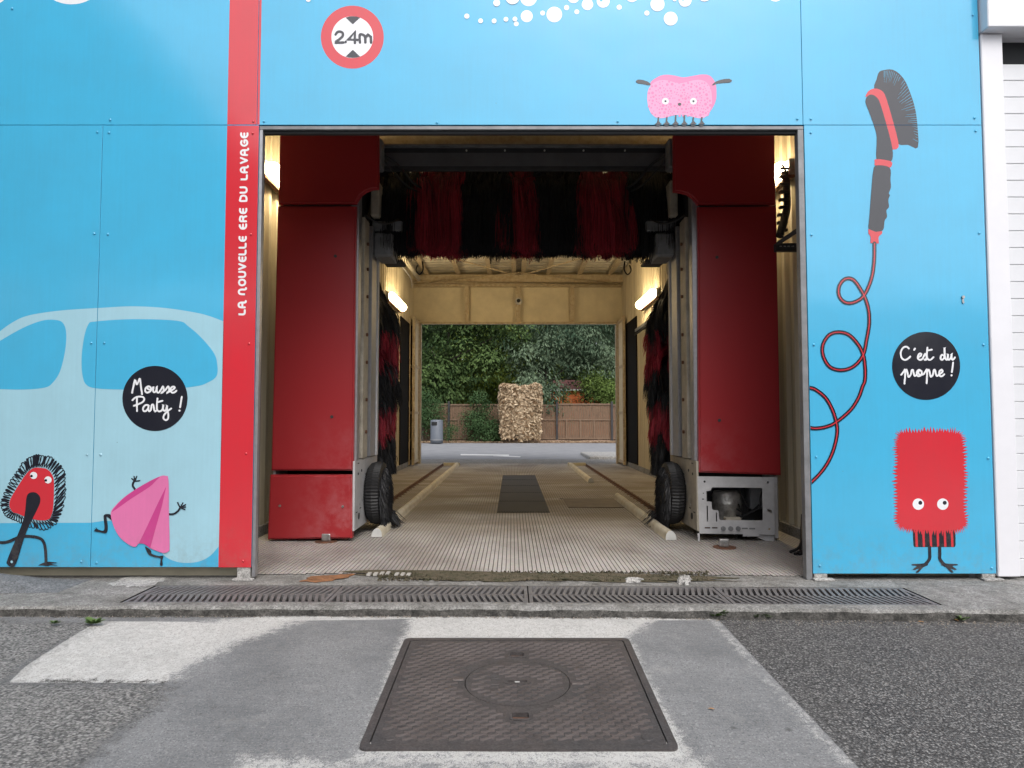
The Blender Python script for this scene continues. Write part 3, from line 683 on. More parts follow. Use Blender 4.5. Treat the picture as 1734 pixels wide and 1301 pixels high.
# lettering: rounded strokes, letters in a unit box
GL = {
 'L': (.62, [[(0, 1), (0, .22), (.12, .04), (.3, 0), (.62, 0)]]),
 'A': (.95, [[(0, 0), (0, .55), (.1, .88), (.36, 1), (.62, .88), (.72, .55), (.72, .1), (.8, -.12), (.95, -.14)], [(.05, .40), (.68, .40)]]),
 'N': (.95, [[(0, 0), (0, .55), (.1, .88), (.36, 1), (.62, .88), (.72, .55), (.72, .1), (.8, -.12), (.95, -.14)]]),
 'O': (.86, [[(.43, 1), (.12, .86), (0, .5), (.12, .14), (.43, 0), (.74, .14), (.86, .5), (.74, .86), (.43, 1)]]),
 'U': (.78, [[(0, 1), (0, .4), (.1, .1), (.39, 0), (.68, .1), (.78, .4), (.78, 1)]]),
 'V': (.78, [[(0, 1), (.2, .5), (.39, .04), (.58, .5), (.78, 1)]]),
 'E': (.62, [[(.62, 1), (.34, 1), (.08, .82), (0, .5), (.08, .18), (.34, 0), (.62, 0)], [(.05, .5), (.58, .5)]]),
 'R': (.72, [[(0, 0), (0, .6), (.06, .94), (.35, 1), (.64, .9), (.66, .62), (.42, .5), (.25, .5)], [(.38, .5), (.6, .35), (.7, 0)]]),
 'D': (.78, [[(0, .02), (0, .98), (.3, 1), (.66, .86), (.78, .5), (.66, .14), (.3, 0), (0, .02)]]),
 'G': (.82, [[(.72, .9), (.45, 1), (.14, .86), (0, .5), (.14, .14), (.45, 0), (.76, .14), (.80, .46), (.45, .46)]])}
for word, ya, yb in (('LA', 534, 508.5), ('NOUVELLE', 500, 400), ('ERE', 389, 352.5), ('DU', 342, 316), ('LAVAGE', 305.5, 224.6)):
    p = Print(); gap = .42; tot = sum(GL[c][0] for c in word)+gap*(len(word)-1); u = 0; k = (ya-yb-3)/tot
    for c in word:
        for stq in GL[c][1]:
            pts = []
            for (a, b) in stq:
                yy = ya-1.5-(u+a)*k; base = lerp(414.6, 419.5, (534-yy)/310); pts.append((base-.2-b*10.6, yy))
            p.line(pts, 3.3, 'white', k=4)
        u += GL[c][0]+gap
    p.build('lettering', panels['lm'])
# height sign
p = Print(); c = (596.6, 63.2); p.circ(*c, 53.3, 'sred', 60); p.circ(*c, 35.4, 'white', 60)
p.poly(z2([(612, 119), (636, 112), (660, 110), (684, 112), (709, 119), (660, 164)]), 'ink', False)
p.poly(z2([(612, 379), (636, 385), (660, 387), (684, 385), (708, 378), (660, 333)]), 'ink', False)
for l in ([(545, 232), (556, 217), (574, 212), (592, 222), (592, 243), (570, 264), (545, 285), (598, 285)], [(674, 288), (674, 214), (630, 266), (692, 268)],
          [(708, 285), (706, 236), (725, 233), (742, 248), (744, 285)], [(744, 252), (762, 233), (780, 246), (782, 285)]):
    p.line(z2(l), 4.3, 'ink', smooth=len(l) > 4, k=4)
p.circ(*z2([(613, 281)])[0], 2.1, 'ink', 12); p.build('height_limit_sign', panels['um'])
# foam bubbles
p = Print(); rr = random.Random(3)
BL = z3([(138, -14, 56), (56, 160, 16), (126, 109, 40), (232, 88, 16), (310, 98, 52), (392, 52, 17), (438, -18, 40), (460, 80, 16), (531, 31, 38), (636, 10, 43), (743, 50, 17), (828, -26, 42), (927, 89, 17), (998, 30, 47), (1086, 126, 46), (1112, -2, 13), (1182, 4, 43), (1312, -34, 46)])
BL += z2([(364, -2, 17), (1421, 110, 17), (1513, 141, 16), (1603, 142, 16), (1682, 131, 16), (1620, 22, 23)]) + [(868, -4, 12), (872, 33, 4)]
BL += [(rr.uniform(560, 1340), rr.uniform(-150, -28), rr.uniform(5, 26)) for _ in range(45)]
p2 = Print(); keep = []
for bi_, b in enumerate(BL):
    rr.random(); p = Print(bi_*.45); p.circ(*b, 'white', 28)
    if b is BL[9]: p.circ(*z3([(622, 2)])[0], 2.8, 'blue', 12)
    if b is BL[16]: p.circ(*z3([(1168, -2)])[0], 2.6, 'blue', 12)
    p.build('foam_bubble', panels['um'])
for b in z1([(477, -233, 263), (-60, -85, 122)]): p = Print(); p.circ(*b, 'white', 48); p.build('foam_bubble', panels['ul'])
p = Print(); p.circ(*z4([(75, -38)])[0], 12.5, 'white', 28); p.build('foam_bubble', panels['ur'])
# sponge figure
p = Print()
p.poly(z3([(950, 560), (1000, 515), (1050, 500), (1110, 505), (1170, 517), (1230, 508), (1300, 498), (1350, 508), (1385, 555), (1392, 620), (1385, 680), (1350, 745), (1310, 775), (1100, 700), (1000, 640)]), 'mpink')
p.poly(z3([(930, 660), (937, 600), (965, 560), (1010, 538), (1060, 537), (1110, 550), (1150, 556), (1190, 550), (1240, 537), (1290, 535), (1330, 556), (1355, 600), (1362, 670), (1352, 730), (1325, 775), (1290, 790), (1240, 783), (1190, 770), (1150, 766), (1100, 772), (1040, 788), (990, 785), (955, 755), (937, 710)]), 'ipink')
dots = []; tries = 0
while len(dots) < 190 and tries < 9000:
    tries += 1; x = rr.uniform(940, 1352); y = rr.uniform(545, 780); r_ = rr.choice([4.5, 5, 6, 8, 10])
    if ((x-1146)/212)**4+((y-664)/122)**4 > 1 or any(math.hypot(x-a, y-b) < r_+c+3 for a, b, c in dots): continue
    if min(math.hypot(x-1051, y-677), math.hypot(x-1238, y-677)) < 28: continue
    dots.append((x, y, r_))
p.circs(z3(dots), 'mpink', 9)
p.circs(z3([(1051, 677, 22), (1238, 677, 22)]), 'white'); p.circs(z3([(1051, 677, 8), (1238, 677, 8)]), 'ink', 14); p.circ(*z3([(1146, 697)])[0], 3, 'ink', 16, 2.4)
p.poly(z3([(854, 545), (868, 534), (900, 536), (935, 548), (953, 566), (940, 570), (900, 562), (866, 557)]), 'ink'); p.poly(z3([(1362, 570), (1385, 548), (1430, 532), (1475, 528), (1494, 540), (1480, 552), (1435, 555), (1395, 560)]), 'ink')
for x in (1002, 1058, 1118, 1176, 1235, 1291):
    yt = {1118: 774, 1176: 774}.get(x, 788)
    p.line(z3([(x+2, yt), (x, 815)]), 2.6, 'ink', False); p.poly(z3([(x-24, 832), (x-12, 824), (x-5, 812), (x+8, 812), (x+14, 822), (x+24, 830), (x+12, 833), (x+12, 842), (x-12, 842), (x-14, 834)]), 'ink', k=3)
p.build('pink_sponge_print', panels['um'])
# hand brush, hose
p = Print()
p.poly(z4([(735, 595), (750, 530), (768, 480), (810, 467), (852, 465), (900, 492), (945, 550), (985, 650), (1008, 730), (1022, 830), (1026, 985), (960, 968), (890, 958), (860, 830), (810, 670)]), 'ink', k=3)
for i in range(34):
    t = i/33; a = crs([(800, 475, 0), (860, 480, 0), (930, 540, 0), (980, 650, 0), (1012, 760, 0), (1023, 850, 0), (1024, 945, 0)], 6); q = a[int(t*(len(a)-1))]
    dx = q.x-780; dy = q.y-760; l = math.hypot(dx, dy); ln = rr.uniform(30, 95)*(1 if t < .8 else .5)
    p.k = 2; p.line(z4([(q.x, q.y), (q.x-dx/l*ln, q.y-dy/l*ln*.9+ln*.12)]), .55, 'blue', False, taper=(1, .4))
p.poly(z4([(675, 645), (698, 607), (740, 592), (790, 612), (818, 670), (870, 850), (896, 960), (890, 990), (865, 998), (850, 985), (815, 850), (775, 710), (750, 655), (715, 635), (690, 645)]), 'sred', k=4)
p.poly(z4([(677, 665), (692, 640), (722, 633), (757, 658), (778, 705), (815, 830), (855, 990), (850, 1075), (800, 1072), (749, 1065), (750, 920), (735, 850), (700, 750), (678, 695)]), 'ink', k=4)
p.poly(z4([(745, 1063), (845, 1078), (848, 1112), (820, 1122), (742, 1106), (738, 1085)]), 'sred', k=3)
p.poly(z4([(745, 1106), (836, 1120), (842, 1200), (845, 1250), (832, 1290)]) + z8([(838, 45), (828, 75), (832, 120), (815, 145), (819, 185), (803, 215), (792, 275), (742, 287), (697, 266), (700, 200), (715, 0)]) + z4([(726, 1150)]), 'ink', k=4)
p.poly(z8([(694, 268), (742, 288), (788, 283), (785, 300), (765, 316), (762, 330), (764, 365), (708, 362), (710, 320), (695, 298)]), 'sred', False)
h1 = z8([(735, 365), (733, 480), (715, 600), (665, 712), (600, 757), (540, 758), (500, 715), (500, 650), (540, 602), (600, 612), (665, 712), (695, 805), (700, 900), (682, 1010), (660, 1108), (600, 1182), (520, 1210), (440, 1190), (395, 1120), (390, 1045), (430, 978), (490, 957), (560, 972), (620, 1030), (660, 1108), (673, 1200), (671, 1280)]) + zD([(655, 60), (630, 130), (575, 215), (480, 296), (410, 328), (340, 338), (296, 330)])
h2 = zD([(289, 65), (340, 78), (410, 135), (455, 215), (480, 296), (486, 370), (462, 480), (422, 568), (370, 640), (308, 702)])
for h in (h1, h2): p.line(h, 6.8, 'ink', k=6)
for h in (h1, h2): p.line(h, 1.6, 'sred', k=6)
p.clip = XOP+.003
p.build('hand_brush_print', panels['lr'])
# black discs with handwriting
def hand(name, cx, cy, r, ox, oy, strokes, dots, parent):
    p = Print(5); p.circ(cx, cy, r, 'ink', 64)
    f = Zf(ox, oy, 10.007)
    for l in strokes: p.line(f(l), 3.0, 'white', k=5)
    for d in dots: p.circ(*f([d])[0], 1.8, 'white', 12)
    p.build(name, parent)
hand('slogan_disc', 262.6, 675.0, 55.2, 200, 610, [
 [(240, 555), (262, 450), (290, 340), (318, 410), (345, 370), (372, 318), (390, 450), (410, 578)],
 [(560, 470), (520, 445), (475, 470), (462, 520), (490, 550), (540, 535), (565, 500), (545, 455), (505, 455), (510, 490), (570, 500), (600, 460), (598, 530), (620, 545), (645, 520), (658, 450), (660, 530), (690, 550), (730, 500), (762, 448), (778, 500), (760, 545), (738, 552), (800, 510), (850, 448), (868, 500), (850, 545), (830, 552), (880, 530), (930, 500), (962, 470), (945, 450), (905, 465), (892, 515), (915, 550), (955, 548), (990, 520)],
 [(245, 680), (290, 640), (350, 620), (420, 625), (447, 665), (420, 710), (350, 745), (270, 775)], [(325, 625), (322, 740), (325, 865)],
 [(518, 765), (470, 762), (430, 810), (435, 860), (475, 862), (515, 810), (522, 765), (518, 830), (532, 868), (560, 840), (572, 765), (600, 760), (612, 820), (630, 868), (660, 850)],
 [(672, 650), (662, 760), (665, 840), (700, 870), (745, 850), (768, 800), (770, 755), (765, 820), (785, 858), (815, 845), (835, 770), (835, 830), (856, 920), (850, 990), (815, 1018), (775, 990), (785, 930), (840, 870), (905, 820)], [(680, 712), (755, 690)],
 [(1085, 622), (1070, 710), (1055, 800)]], [(1045, 857)], panels['lm'])
hand('slogan_disc', 1568.0, 619.8, 57.6, 1500, 555, [
 [(388, 355), (350, 325), (300, 335), (258, 390), (250, 460), (275, 525), (325, 548), (375, 525), (412, 490)], [(490, 355), (476, 378)],
 [(538, 505), (585, 480), (598, 450), (570, 440), (542, 475), (542, 525), (575, 547), (620, 525), (662, 445), (685, 490), (682, 540), (650, 545), (700, 520)],
 [(700, 338), (692, 440), (697, 515), (730, 547), (770, 535), (802, 502)], [(705, 387), (775, 375)],
 [(980, 480), (945, 462), (922, 505), (935, 545), (970, 530), (992, 470), (988, 338), (990, 450), (1005, 525), (1030, 545), (1048, 500), (1045, 450), (1042, 520), (1065, 545), (1095, 510), (1110, 445), (1108, 520), (1130, 545), (1166, 505)],
 [(255, 800), (290, 755), (322, 712), (320, 830), (310, 950)], [(318, 760), (345, 716), (362, 770), (380, 835), (415, 800), (432, 725), (455, 722), (468, 780), (485, 820), (515, 800)],
 [(590, 735), (560, 716), (525, 740), (518, 800), (550, 825), (595, 800), (600, 745), (560, 725), (545, 770), (575, 800), (630, 790), (660, 750), (692, 712), (690, 830), (685, 945)],
 [(688, 760), (720, 716), (738, 770), (755, 832), (790, 800), (805, 725), (828, 722), (840, 780), (858, 820), (895, 795), (940, 765), (955, 735), (935, 716), (900, 745), (898, 800), (925, 826), (955, 818), (982, 790)],
 [(1132, 592), (1122, 680), (1110, 755)]], [(1105, 810)], panels['lr'])
# red mitt figure
p = Print(); out = []
loop = [(915, 365), (1040, 358), (1180, 355), (1290, 365), (1325, 420), (1335, 560), (1335, 700), (1335, 850), (1345, 980), (1290, 1015), (1180, 1025), (1060, 1025), (950, 1008), (890, 975), (885, 850), (880, 700), (885, 540), (885, 430)]
sm = crs([(*c, 0) for c in loop], 14, True)
for i, q in enumerate(sm):
    a, b = sm[i-1], sm[(i+1) % len(sm)]; d = (b-a).normalized(); nn = Vector((d.y, -d.x, 0)); o_ = (rr.uniform(16, 34) if i % 2 else rr.uniform(-14, -2)) ; q = q+nn*o_ + d*(rr.uniform(-3, 3))
    out.append((q.x, q.y))
sleeve = [(990, 1010), (1277, 1010), (1277, 1122), (1270, 1130), (1003, 1130), (996, 1122)]
p.poly(zD(sleeve), 'ink', False)
for i in range(6): p.k = 2; p.poly(zD([(1006+i*47.5, 1020), (1022+i*47.5, 1020), (1026+i*47.5, 1128), (1011+i*47.5, 1128)]), 'sred', False)
p.poly(zD(out), 'sred', False)
p.circs(zD([(1028, 843, 38), (1191, 843, 38)]), 'white'); p.circs(zD([(1041, 834, 13.5), (1204, 834, 13.5)]), 'ink', 16)
for sg, x in ((-1, 1103), (1, 1170)):
    p.line(zD([(x, 1130), (x+1, 1175), (x+sg*2, 1210), (x+sg*30, 1245), (x+sg*50, 1255)]), 5.4, 'ink')
    p.poly(zD([(x+sg*20, 1236), (x+sg*60, 1240), (x+sg*112, 1242), (x+sg*120, 1250), (x+sg*85, 1256), (x+sg*112, 1276), (x+sg*100, 1282), (x+sg*70, 1272), (x+sg*92, 1296), (x+sg*75, 1298), (x+sg*40, 1262), (x+sg*12, 1250)]), 'ink', k=3)
p.build('red_mitt_print', panels['lr'])
# looped duster figure
p = Print(5)
outer = [(290, 512), (365, 535), (425, 600), (443, 680), (440, 760), (420, 880), (378, 975), (300, 1018), (205, 1000), (120, 965), (50, 930), (5, 870), (15, 790), (60, 700), (105, 620), (165, 548), (230, 512)]
inner = [(265, 600), (320, 612), (358, 665), (362, 760), (356, 870), (345, 915), (325, 945), (262, 950), (180, 930), (120, 905), (88, 895), (66, 855), (74, 805), (115, 735), (160, 665), (190, 628), (225, 603)]
so_, si_ = crs([(*c, 0) for c in outer], 8, True), crs([(*c, 0) for c in inner], 8, True); nn = len(so_)
for i in range(0, nn, 2):
    p.k = 5+(i//2) % 6; a = si_[i]*.92+so_[i]*.08; b = so_[i]*(.93+.07*rr.random())+a*.05; b = so_[i].lerp(a, rr.uniform(0, .14)); d = (b-a); ln = d.length; d.normalize(); s_ = Vector((-d.y, d.x, 0))*rr.uniform(7, 11)
    if rr.random() < .42: p.poly(zA([tuple(c[:2]) for c in (a+s_*.4, a+d*ln*.6+s_, b-d*4+s_*.8, b+d*2, b-d*4-s_*.8, a+d*ln*.6-s_, a-s_*.4)]), 'ink', k=3)
    else: p.line(zA([tuple(c[:2]) for c in (a, a+d*ln*.6+s_, b-d*4+s_*.7, b, b-d*4-s_*.7, a+d*ln*.6-s_, a)]), 1.5, 'ink', k=3)
p.k = 12; p.poly(zA(inner), 'sred', k=4)
p.line(zA([(-60, 1080), (0, 1098), (60, 1092), (140, 1060), (230, 1060), (285, 1082), (305, 1140), (310, 1236)]), 5, 'ink')
p.poly(zA([(258, 1252), (285, 1236), (325, 1226), (388, 1234), (345, 1240), (390, 1252), (340, 1250), (318, 1256), (285, 1250)]), 'ink', k=3)
p.poly(zA([(200, 768), (240, 765), (270, 795), (268, 840), (228, 925), (195, 990), (160, 1080), (112, 1235), (82, 1262), (52, 1243), (55, 1205), (140, 1000), (168, 910), (180, 800)]), 'ink', k=4)
p.circ(*zA([(82, 1227)])[0], 2.2, 'lblue', 14)
p.circs(zA([(228, 651, 24), (324, 681, 24)]), 'white'); p.circs(zA([(214, 655, 9), (309, 684, 9)]), 'ink', 14)
p.build('looped_duster_print', panels['ll'])
# pink cloth figure
p = Print(5)
p.line(zA([(905, 748), (888, 722), (890, 700), (900, 688)]), 3.6, 'ink')
for e in ((880, 672), (896, 658), (914, 658), (934, 686)): p.line(zA([(902, 690), e]), 2.2, 'ink', False)
p.line(zA([(1130, 910), (1160, 908), (1188, 890), (1202, 868)]), 3.4, 'ink')
for e in ((1188, 832), (1222, 834), (1240, 846), (1240, 862), (1236, 878)): p.line(zA([(1203, 866), e]), 2.2, 'ink', False)
p.poly(zA([(748, 950), (715, 925), (718, 960), (722, 1000), (712, 1035), (670, 1030), (628, 1022), (640, 1014), (628, 1006), (645, 1008), (640, 994), (656, 1010), (690, 1020), (700, 1000), (696, 950), (695, 918), (715, 908), (745, 915)]), 'ink', k=3)
p.poly(zA([(972, 1125), (1010, 1150), (1015, 1172), (1060, 1188), (1092, 1186), (1086, 1215), (1088, 1250), (1070, 1250), (1074, 1215), (1068, 1202), (1030, 1195), (995, 1180), (978, 1150)]), 'ink', k=3)
p.poly(zA([(743, 900), (775, 850), (840, 790), (930, 730), (1020, 680), (1080, 654), (1110, 655), (1127, 680), (1130, 900), (1134, 1125), (1125, 1158), (1095, 1168), (1050, 1155), (1005, 1135), (965, 1108), (930, 1104), (905, 1127), (860, 1110), (800, 1060), (758, 980)]), 'mpink', k=4)
p.poly(zA([(1068, 660), (1000, 690), (900, 750), (820, 810), (748, 893), (800, 862), (880, 805), (1000, 728), (1050, 680)]), 'dpink', k=3)
p.poly(zA([(1112, 725), (1060, 830), (990, 980), (930, 1103), (962, 1106), (1006, 1134), (1040, 1010), (1085, 850)]), 'dpink', False)
for A_, B_, n_ in (((752, 930), (800, 1045), 8), ((800, 1045), (905, 1112), 9), ((1010, 1130), (1110, 1155), 7)):
    for i in range(n_):
        p.k = 12; a = (lerp(A_[0], B_[0], (i+.2)/n_), lerp(A_[1], B_[1], (i+.2)/n_)); b = (lerp(A_[0], B_[0], (i+.7)/n_), lerp(A_[1], B_[1], (i+.7)/n_)); p.line(zA([a, b]), .8, 'dpink', False)
p.k = 13; p.circs(zA([(998, 752, 22), (1050, 780, 22)]), 'white'); p.circs(zA([(990, 740, 8), (1040, 769, 8)]), 'ink', 14)
p.build('pink_cloth_print', panels['lm'])
# rivets
bm = B(); bmesh.ops.create_uvsphere(bm, u_segments=10, v_segments=5, radius=.0085)
bmesh.ops.delete(bm, geom=[v for v in bm.verts if v.co.y > .002], context='VERTS')
for v in bm.verts: v.co.y *= .55
for f in bm.faces: f.smooth = True
rme = {}
for nm in ('blue', 'lblue', 'sred'):
    rme[nm] = bpy.data.meshes.new('rivet'); bm.to_mesh(rme[nm]); rme[nm].materials.append(M[nm])
bm.free()
for (px, py, c, key) in [(21, 15, 'blue', 'ul'), (187, 203, 'blue', 'ul'), (165, 224, 'blue', 'll'), (185, 225, 'blue', 'lm'), (160, 396, 'blue', 'll'), (183, 397, 'blue', 'lm'), (155, 581, 'blue', 'll'), (177, 581, 'blue', 'lm'),
    (148, 770, 'lblue', 'll'), (171, 770, 'lblue', 'lm'), (138, 951, 'blue', 'll'), (164, 953, 'blue', 'lm'), (429, 206, 'sred', 'ul'), (428, 226, 'sred', 'lm'), (425, 397, 'sred', 'lm'), (422, 582, 'sred', 'lm'), (417, 768, 'sred', 'lm'), (412, 950, 'sred', 'lm'),
    (447, 206, 'blue', 'um'), (740, 208, 'blue', 'um'), (1046, 206, 'blue', 'um'), (1350, 202, 'blue', 'um'), (1373, 202, 'blue', 'ur'), (1647, 26, 'blue', 'ur'), (1650, 200, 'blue', 'ur'), (1373, 225, 'blue', 'lr'), (1652, 222, 'blue', 'lr'),
    (1374, 398, 'blue', 'lr'), (1658, 395, 'blue', 'lr'), (1378, 584, 'blue', 'lr'), (1665, 584, 'blue', 'lr'), (1382, 774, 'blue', 'lr'), (1673, 776, 'blue', 'lr'), (1388, 958, 'blue', 'lr'), (1679, 962, 'blue', 'lr')]:
    q = at(px, py, 0); r_ = link('rivet', rme[c], panels[key]); r_.location = Vector((q.x, -.0035, q.z)) - org(panels[key])
bm = B(); q = at(1630, 508, 0)
tube(bm, [(q.x, -.012, q.z+.018), (q.x, .001, q.z+.018)], .010, 12); tube(bm, [(q.x, -.009, q.z-.018), (q.x, .001, q.z-.018)], .007, 12); box(bm, q.x-.006, q.x+.006, -.005, .001, q.z-.02, q.z+.02)
obj('lock', bm, 'chrome', panels['lr'])

# ---------------------------------------------------------------- bay shell
WL, WR, BY, RZF = -2.33, 2.60, 11.5, 4.50
def corr(x, y0, y1, z0, z1, side):
    bm = B(); pr = []; y = y0
    while y < y1:
        for a, b in ((0, 0), (.055, 0), (.085, .035), (.135, .035), (.165, 0)):
            if y+a < y1: pr.append((y+a, b))
        y += .195
    pr.append((y1, 0)); prev = None
    for (yy, d) in pr:
        cur = [bm.verts.new((x - side*d, yy, z)) for z in (z0, z1)]
        if prev: bm.faces.new((prev[0], cur[0], cur[1], prev[1]))
        prev = cur
    return bm
for side, x in ((-1, WL), (1, WR)):
    bm = corr(x, .125, BY, .10, RZF+.2, side)
    obj('side_wall', bm, 'creamwall', bld)
    bm = B(); xo = x+side*.22; box(bm, min(x+side*.04, xo), max(x+side*.04, xo), .31, BY+.15, 0, RZF+.3); obj('outer_wall', bm, 'siding', bld)
    bm = B(); box(bm, min(x-side*.05, x+side*.03), max(x-side*.05, x+side*.03), .25, BY, 0, .10, .005); obj('wall_base', bm, 'concrete', bld)
# roof: corrugated sheet with ribs across the bay, rafters along it
bm = B(); prev = None; y = .12
M['roofsheet'] = mat('cream_roof_sheet', (.68, .64, .54), .5, var=.25, vs=3)
while y < BY+.1:
    for a, d in ((0, 0), (.13, 0), (.17, .045), (.23, .045)):
        cur = [bm.verts.new((xx, y+a, RZF+d)) for xx in (WL-.1, WR+.1)]
        if prev: bm.faces.new((prev[0], cur[0], cur[1], prev[1]))
        prev = cur
    y += .27
obj('roof_sheet', bm, 'roofsheet', bld)
obj('roof_top', box(B(), -6.5, XE, .13, BY+.2, RZF+.12, RZF+.2), 'ggrey', bld)
for x in (-1.98, -1.25, -.52, .04, .26, .84, 1.57, 2.28):
    bm = B(); box(bm, x-.03, x+.03, .3, BY-.05, RZF-.10, RZF-.004); box(bm, x-.05, x+.05, .3, BY-.05, RZF-.108, RZF-.10); obj('rafter', bm, 'creamrust', bld)
for y in (2.75, 7.2, 11.2):
    bm = B(); zt = 3.62 if y < 3 else RZF-.11
    dz = .17 if y < 3 else 0; box(bm, WL+.02, WR-.02, y, y+.08, RZF-.27-dz, RZF-.112, .003); box(bm, WL+.02, WR-.02, y-.03, y+.11, RZF-.285-dz, RZF-.27-dz); obj('cross_beam', bm, 'creamrust', bld)
for pts in ([(.16, 11.1, 4.33), (-1.2, 9.2, 4.30), (-2.2, 7.6, 4.28)], [(.16, 11.1, 4.33), (1.4, 9.2, 4.30), (2.45, 7.6, 4.28)], [(.16, 10.6, 4.30), (-2.25, 11.2, 4.17)], [(.16, 10.6, 4.30), (2.5, 11.2, 4.17)], [(-2.28, 11.1, 4.2), (2.55, 11.15, 4.12)]):
    obj('brace_rod', tube(B(), pts, .016, 8), 'creamrust', bld)
# rear wall over the rear opening
ZL = at(880, 550, BY).z; XJ0, XJ1 = at(713, 650, BY).x, at(1043, 650, BY).x
bm = B(); box(bm, WL, WR, BY, BY+.1, ZL+.04, RZF+.2); obj('rear_panel', bm, 'cream', bld)
for z, h in ((ZL, .05), (RZF-.36, .07)):
    bm = B(); box(bm, WL, WR, BY-.12, BY-.001, z, z+h, .003); obj('rear_rail', bm, 'creamrust', bld)
for px in (791, 877, 968):
    x = at(px, 510, BY).x; bm = B(); box(bm, x-.05, x+.05, BY-.11, BY-.001, ZL+.052, RZF-.362, .003); obj('rear_stud', bm, 'creamrust', bld)
for a, b in ((WL, XJ0), (XJ1, WR)):
    bm = B(); box(bm, a, b, BY-.06, BY+.1, 0, ZL-.002, .003); obj('door_jamb', bm, 'creamrust', bld)
# folded rear doors
for sx, x0 in ((1, XJ0-.02), (-1, XJ1+.02)):
    for k in (0, 1):
        x = x0 - sx*(.03+k*.105); bm = B()
        ya, yb = BY-.9, BY-.10
        for yy in (ya, yb-.06): box(bm, x-.032, x+.032, yy, yy+.06, .03, 3.34+.0*k, .004)
        for zz in (.06, 1.15, 2.2, 3.24): box(bm, x-.022, x+.022, ya+.06, yb-.06, zz, zz+.06)
        for yy, zz in ((ya-.015, .4), (ya-.015, 1.3), (ya-.015, 2.1), (ya-.015, 2.75)): tube(bm, [(x, yy, zz), (x, yy, zz+.14)], .018, 8)
        lf = obj('door_leaf', bm, 'creamrust', bld)
        obj('leaf_sheet', box(B(), x-.006, x+.006, ya+.061, yb-.061, .121, 3.239), 'cream', lf)
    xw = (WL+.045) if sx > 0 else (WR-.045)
    obj('shade_sheet', box(B(), xw-.01, xw+.01, BY-2.1, BY-.07, .11, 3.16, .003), 'shade', bld)  # added near-black sheet: shade behind the folded doors, put into its colour
# pipes under the roof
obj('roof_pipe', tube(B(), [(-2.13, 7.5, 4.22), (-2.12, 9.5, 4.21), (-2.10, 10.75, 4.18)], .045, 12), 'pipe', bld)
obj('roof_cable', tube(B(), crs([(-2.22, 7.5, 4.26), (-2.24, 9, 4.16), (-2.2, 10.2, 4.1), (-2.26, 10.8, 4.0)], 6), .014, 8), 'gwhite', bld)
obj('wall_rail', box(B(), WR-.12, WR-.045, 6.5, 9.2, 2.80, 2.86, .004), 'ggrey', bld)
bm = B()
for i in range(22): tube(bm, [(WR-.1, 6.6+i*.12, 2.80), (WR-.13, 6.66+i*.12, 2.72), (WR-.1, 6.72+i*.12, 2.80)], .009, 5)
obj('hanging_cable_loops', bm, 'rubber', bld)

# ---------------------------------------------------------------- wall lamps
M['diff'] = mat('lamp_diffuser', (.9, .88, .8), .4, emit=(1, .77, .44), es=30)
def wall_lamp(side, y0, z, label):
    x = WL+.05 if side < 0 else WR-.05; s = -side
    t = thing('wall_lamp', (x, y0+.75, z), label, 'lamp', 'tube lamps on the bay walls')
    bm = B(); box(bm, min(x, x+s*.05), max(x, x+s*.05), y0, y0+1.5, z-.075, z+.075, .006); obj('housing', bm, 'ggrey', t)
    bm = B(); pts = [(x+s*.085, y0+.02, z), (x+s*.085, y0+.10, z), (x+s*.085, y0+1.4, z), (x+s*.085, y0+1.48, z)]
    tube(bm, pts, [.04, .075, .075, .04], 14); obj('diffuser', bm, 'diff', t)
    bm = B(); box(bm, min(x+s*.0, x+s*.055), max(x+s*.0, x+s*.055), y0, y0+1.5, z-.10, z-.077, .003); obj('trim_rail', bm, 'rust', t)
wall_lamp(-1, 1.45, 3.35, 'lit tube lamp on the left bay wall nearest the front opening')
wall_lamp(1, 1.45, 3.35, 'lit tube lamp on the right bay wall nearest the front opening')
wall_lamp(-1, 7.75, 3.29, 'lit tube lamp far down the left bay wall beside the tall brush')
wall_lamp(1, 7.2, 3.25, 'lit tube lamp far down the right bay wall above a wall rail')
q = at(878, 511, BY-.06)
t = thing('security_camera', (q.x, BY-.05, q.z), 'small round white dome camera on the cream panel above the rear exit', 'camera')
obj('dome_housing', tube(B(), [(q.x, BY-.111, q.z), (q.x, BY-.19, q.z)], [.085, .075], 20), 'gwhite', t)
obj('lens', tube(B(), [(q.x, BY-.191, q.z), (q.x, BY-.21, q.z)], [.045, .03], 16), 'rubber', t)

# ================================================================= GANTRY
GY = 1.42; GX = .12
gan = thing('car_wash_gantry', (GX, GY, 0), 'red and white rollover car wash gantry with black and red brushes standing in the bay', 'car wash machine')
def ap(px, py, Y=GY): q = at(px, py, Y); return (q.x, q.z)
def strands(name, parent, base, dirf, n, segs, mi_name, w=.010, tone=None):
    tn = rng.uniform(0, 1, n) if tone is None else np.clip(tone+rng.normal(0, .22, n), 0, 1)
    """base(n)->roots; dirf(roots,t)->positions for t in 0..1"""
    ts = np.linspace(0, 1, segs+1); P = np.stack([dirf(t) for t in ts], 1)      # n,segs+1,3
    a = rng.uniform(0, 2*PI, n); wd = np.stack([np.cos(a), np.sin(a)*.6, np.zeros(n)], 1)*w/2
    wt = (1-.75*ts**2)[None, :, None]
    V = np.stack([P-wd[:, None, :]*wt, P+wd[:, None, :]*wt], 2).reshape(-1, 3)
    k = (segs+1)*2; b = np.arange(n)[:, None]*k; s = np.arange(segs)[None, :]*2
    q = (b+s).ravel(); Fq = np.stack([q, q+1, q+3, q+2], 1)
    return fastmesh(name, V, Fq, mi_name, parent, tone=tn.repeat(k), kind='stuff')
CY_ = 2.42     # roller axis y
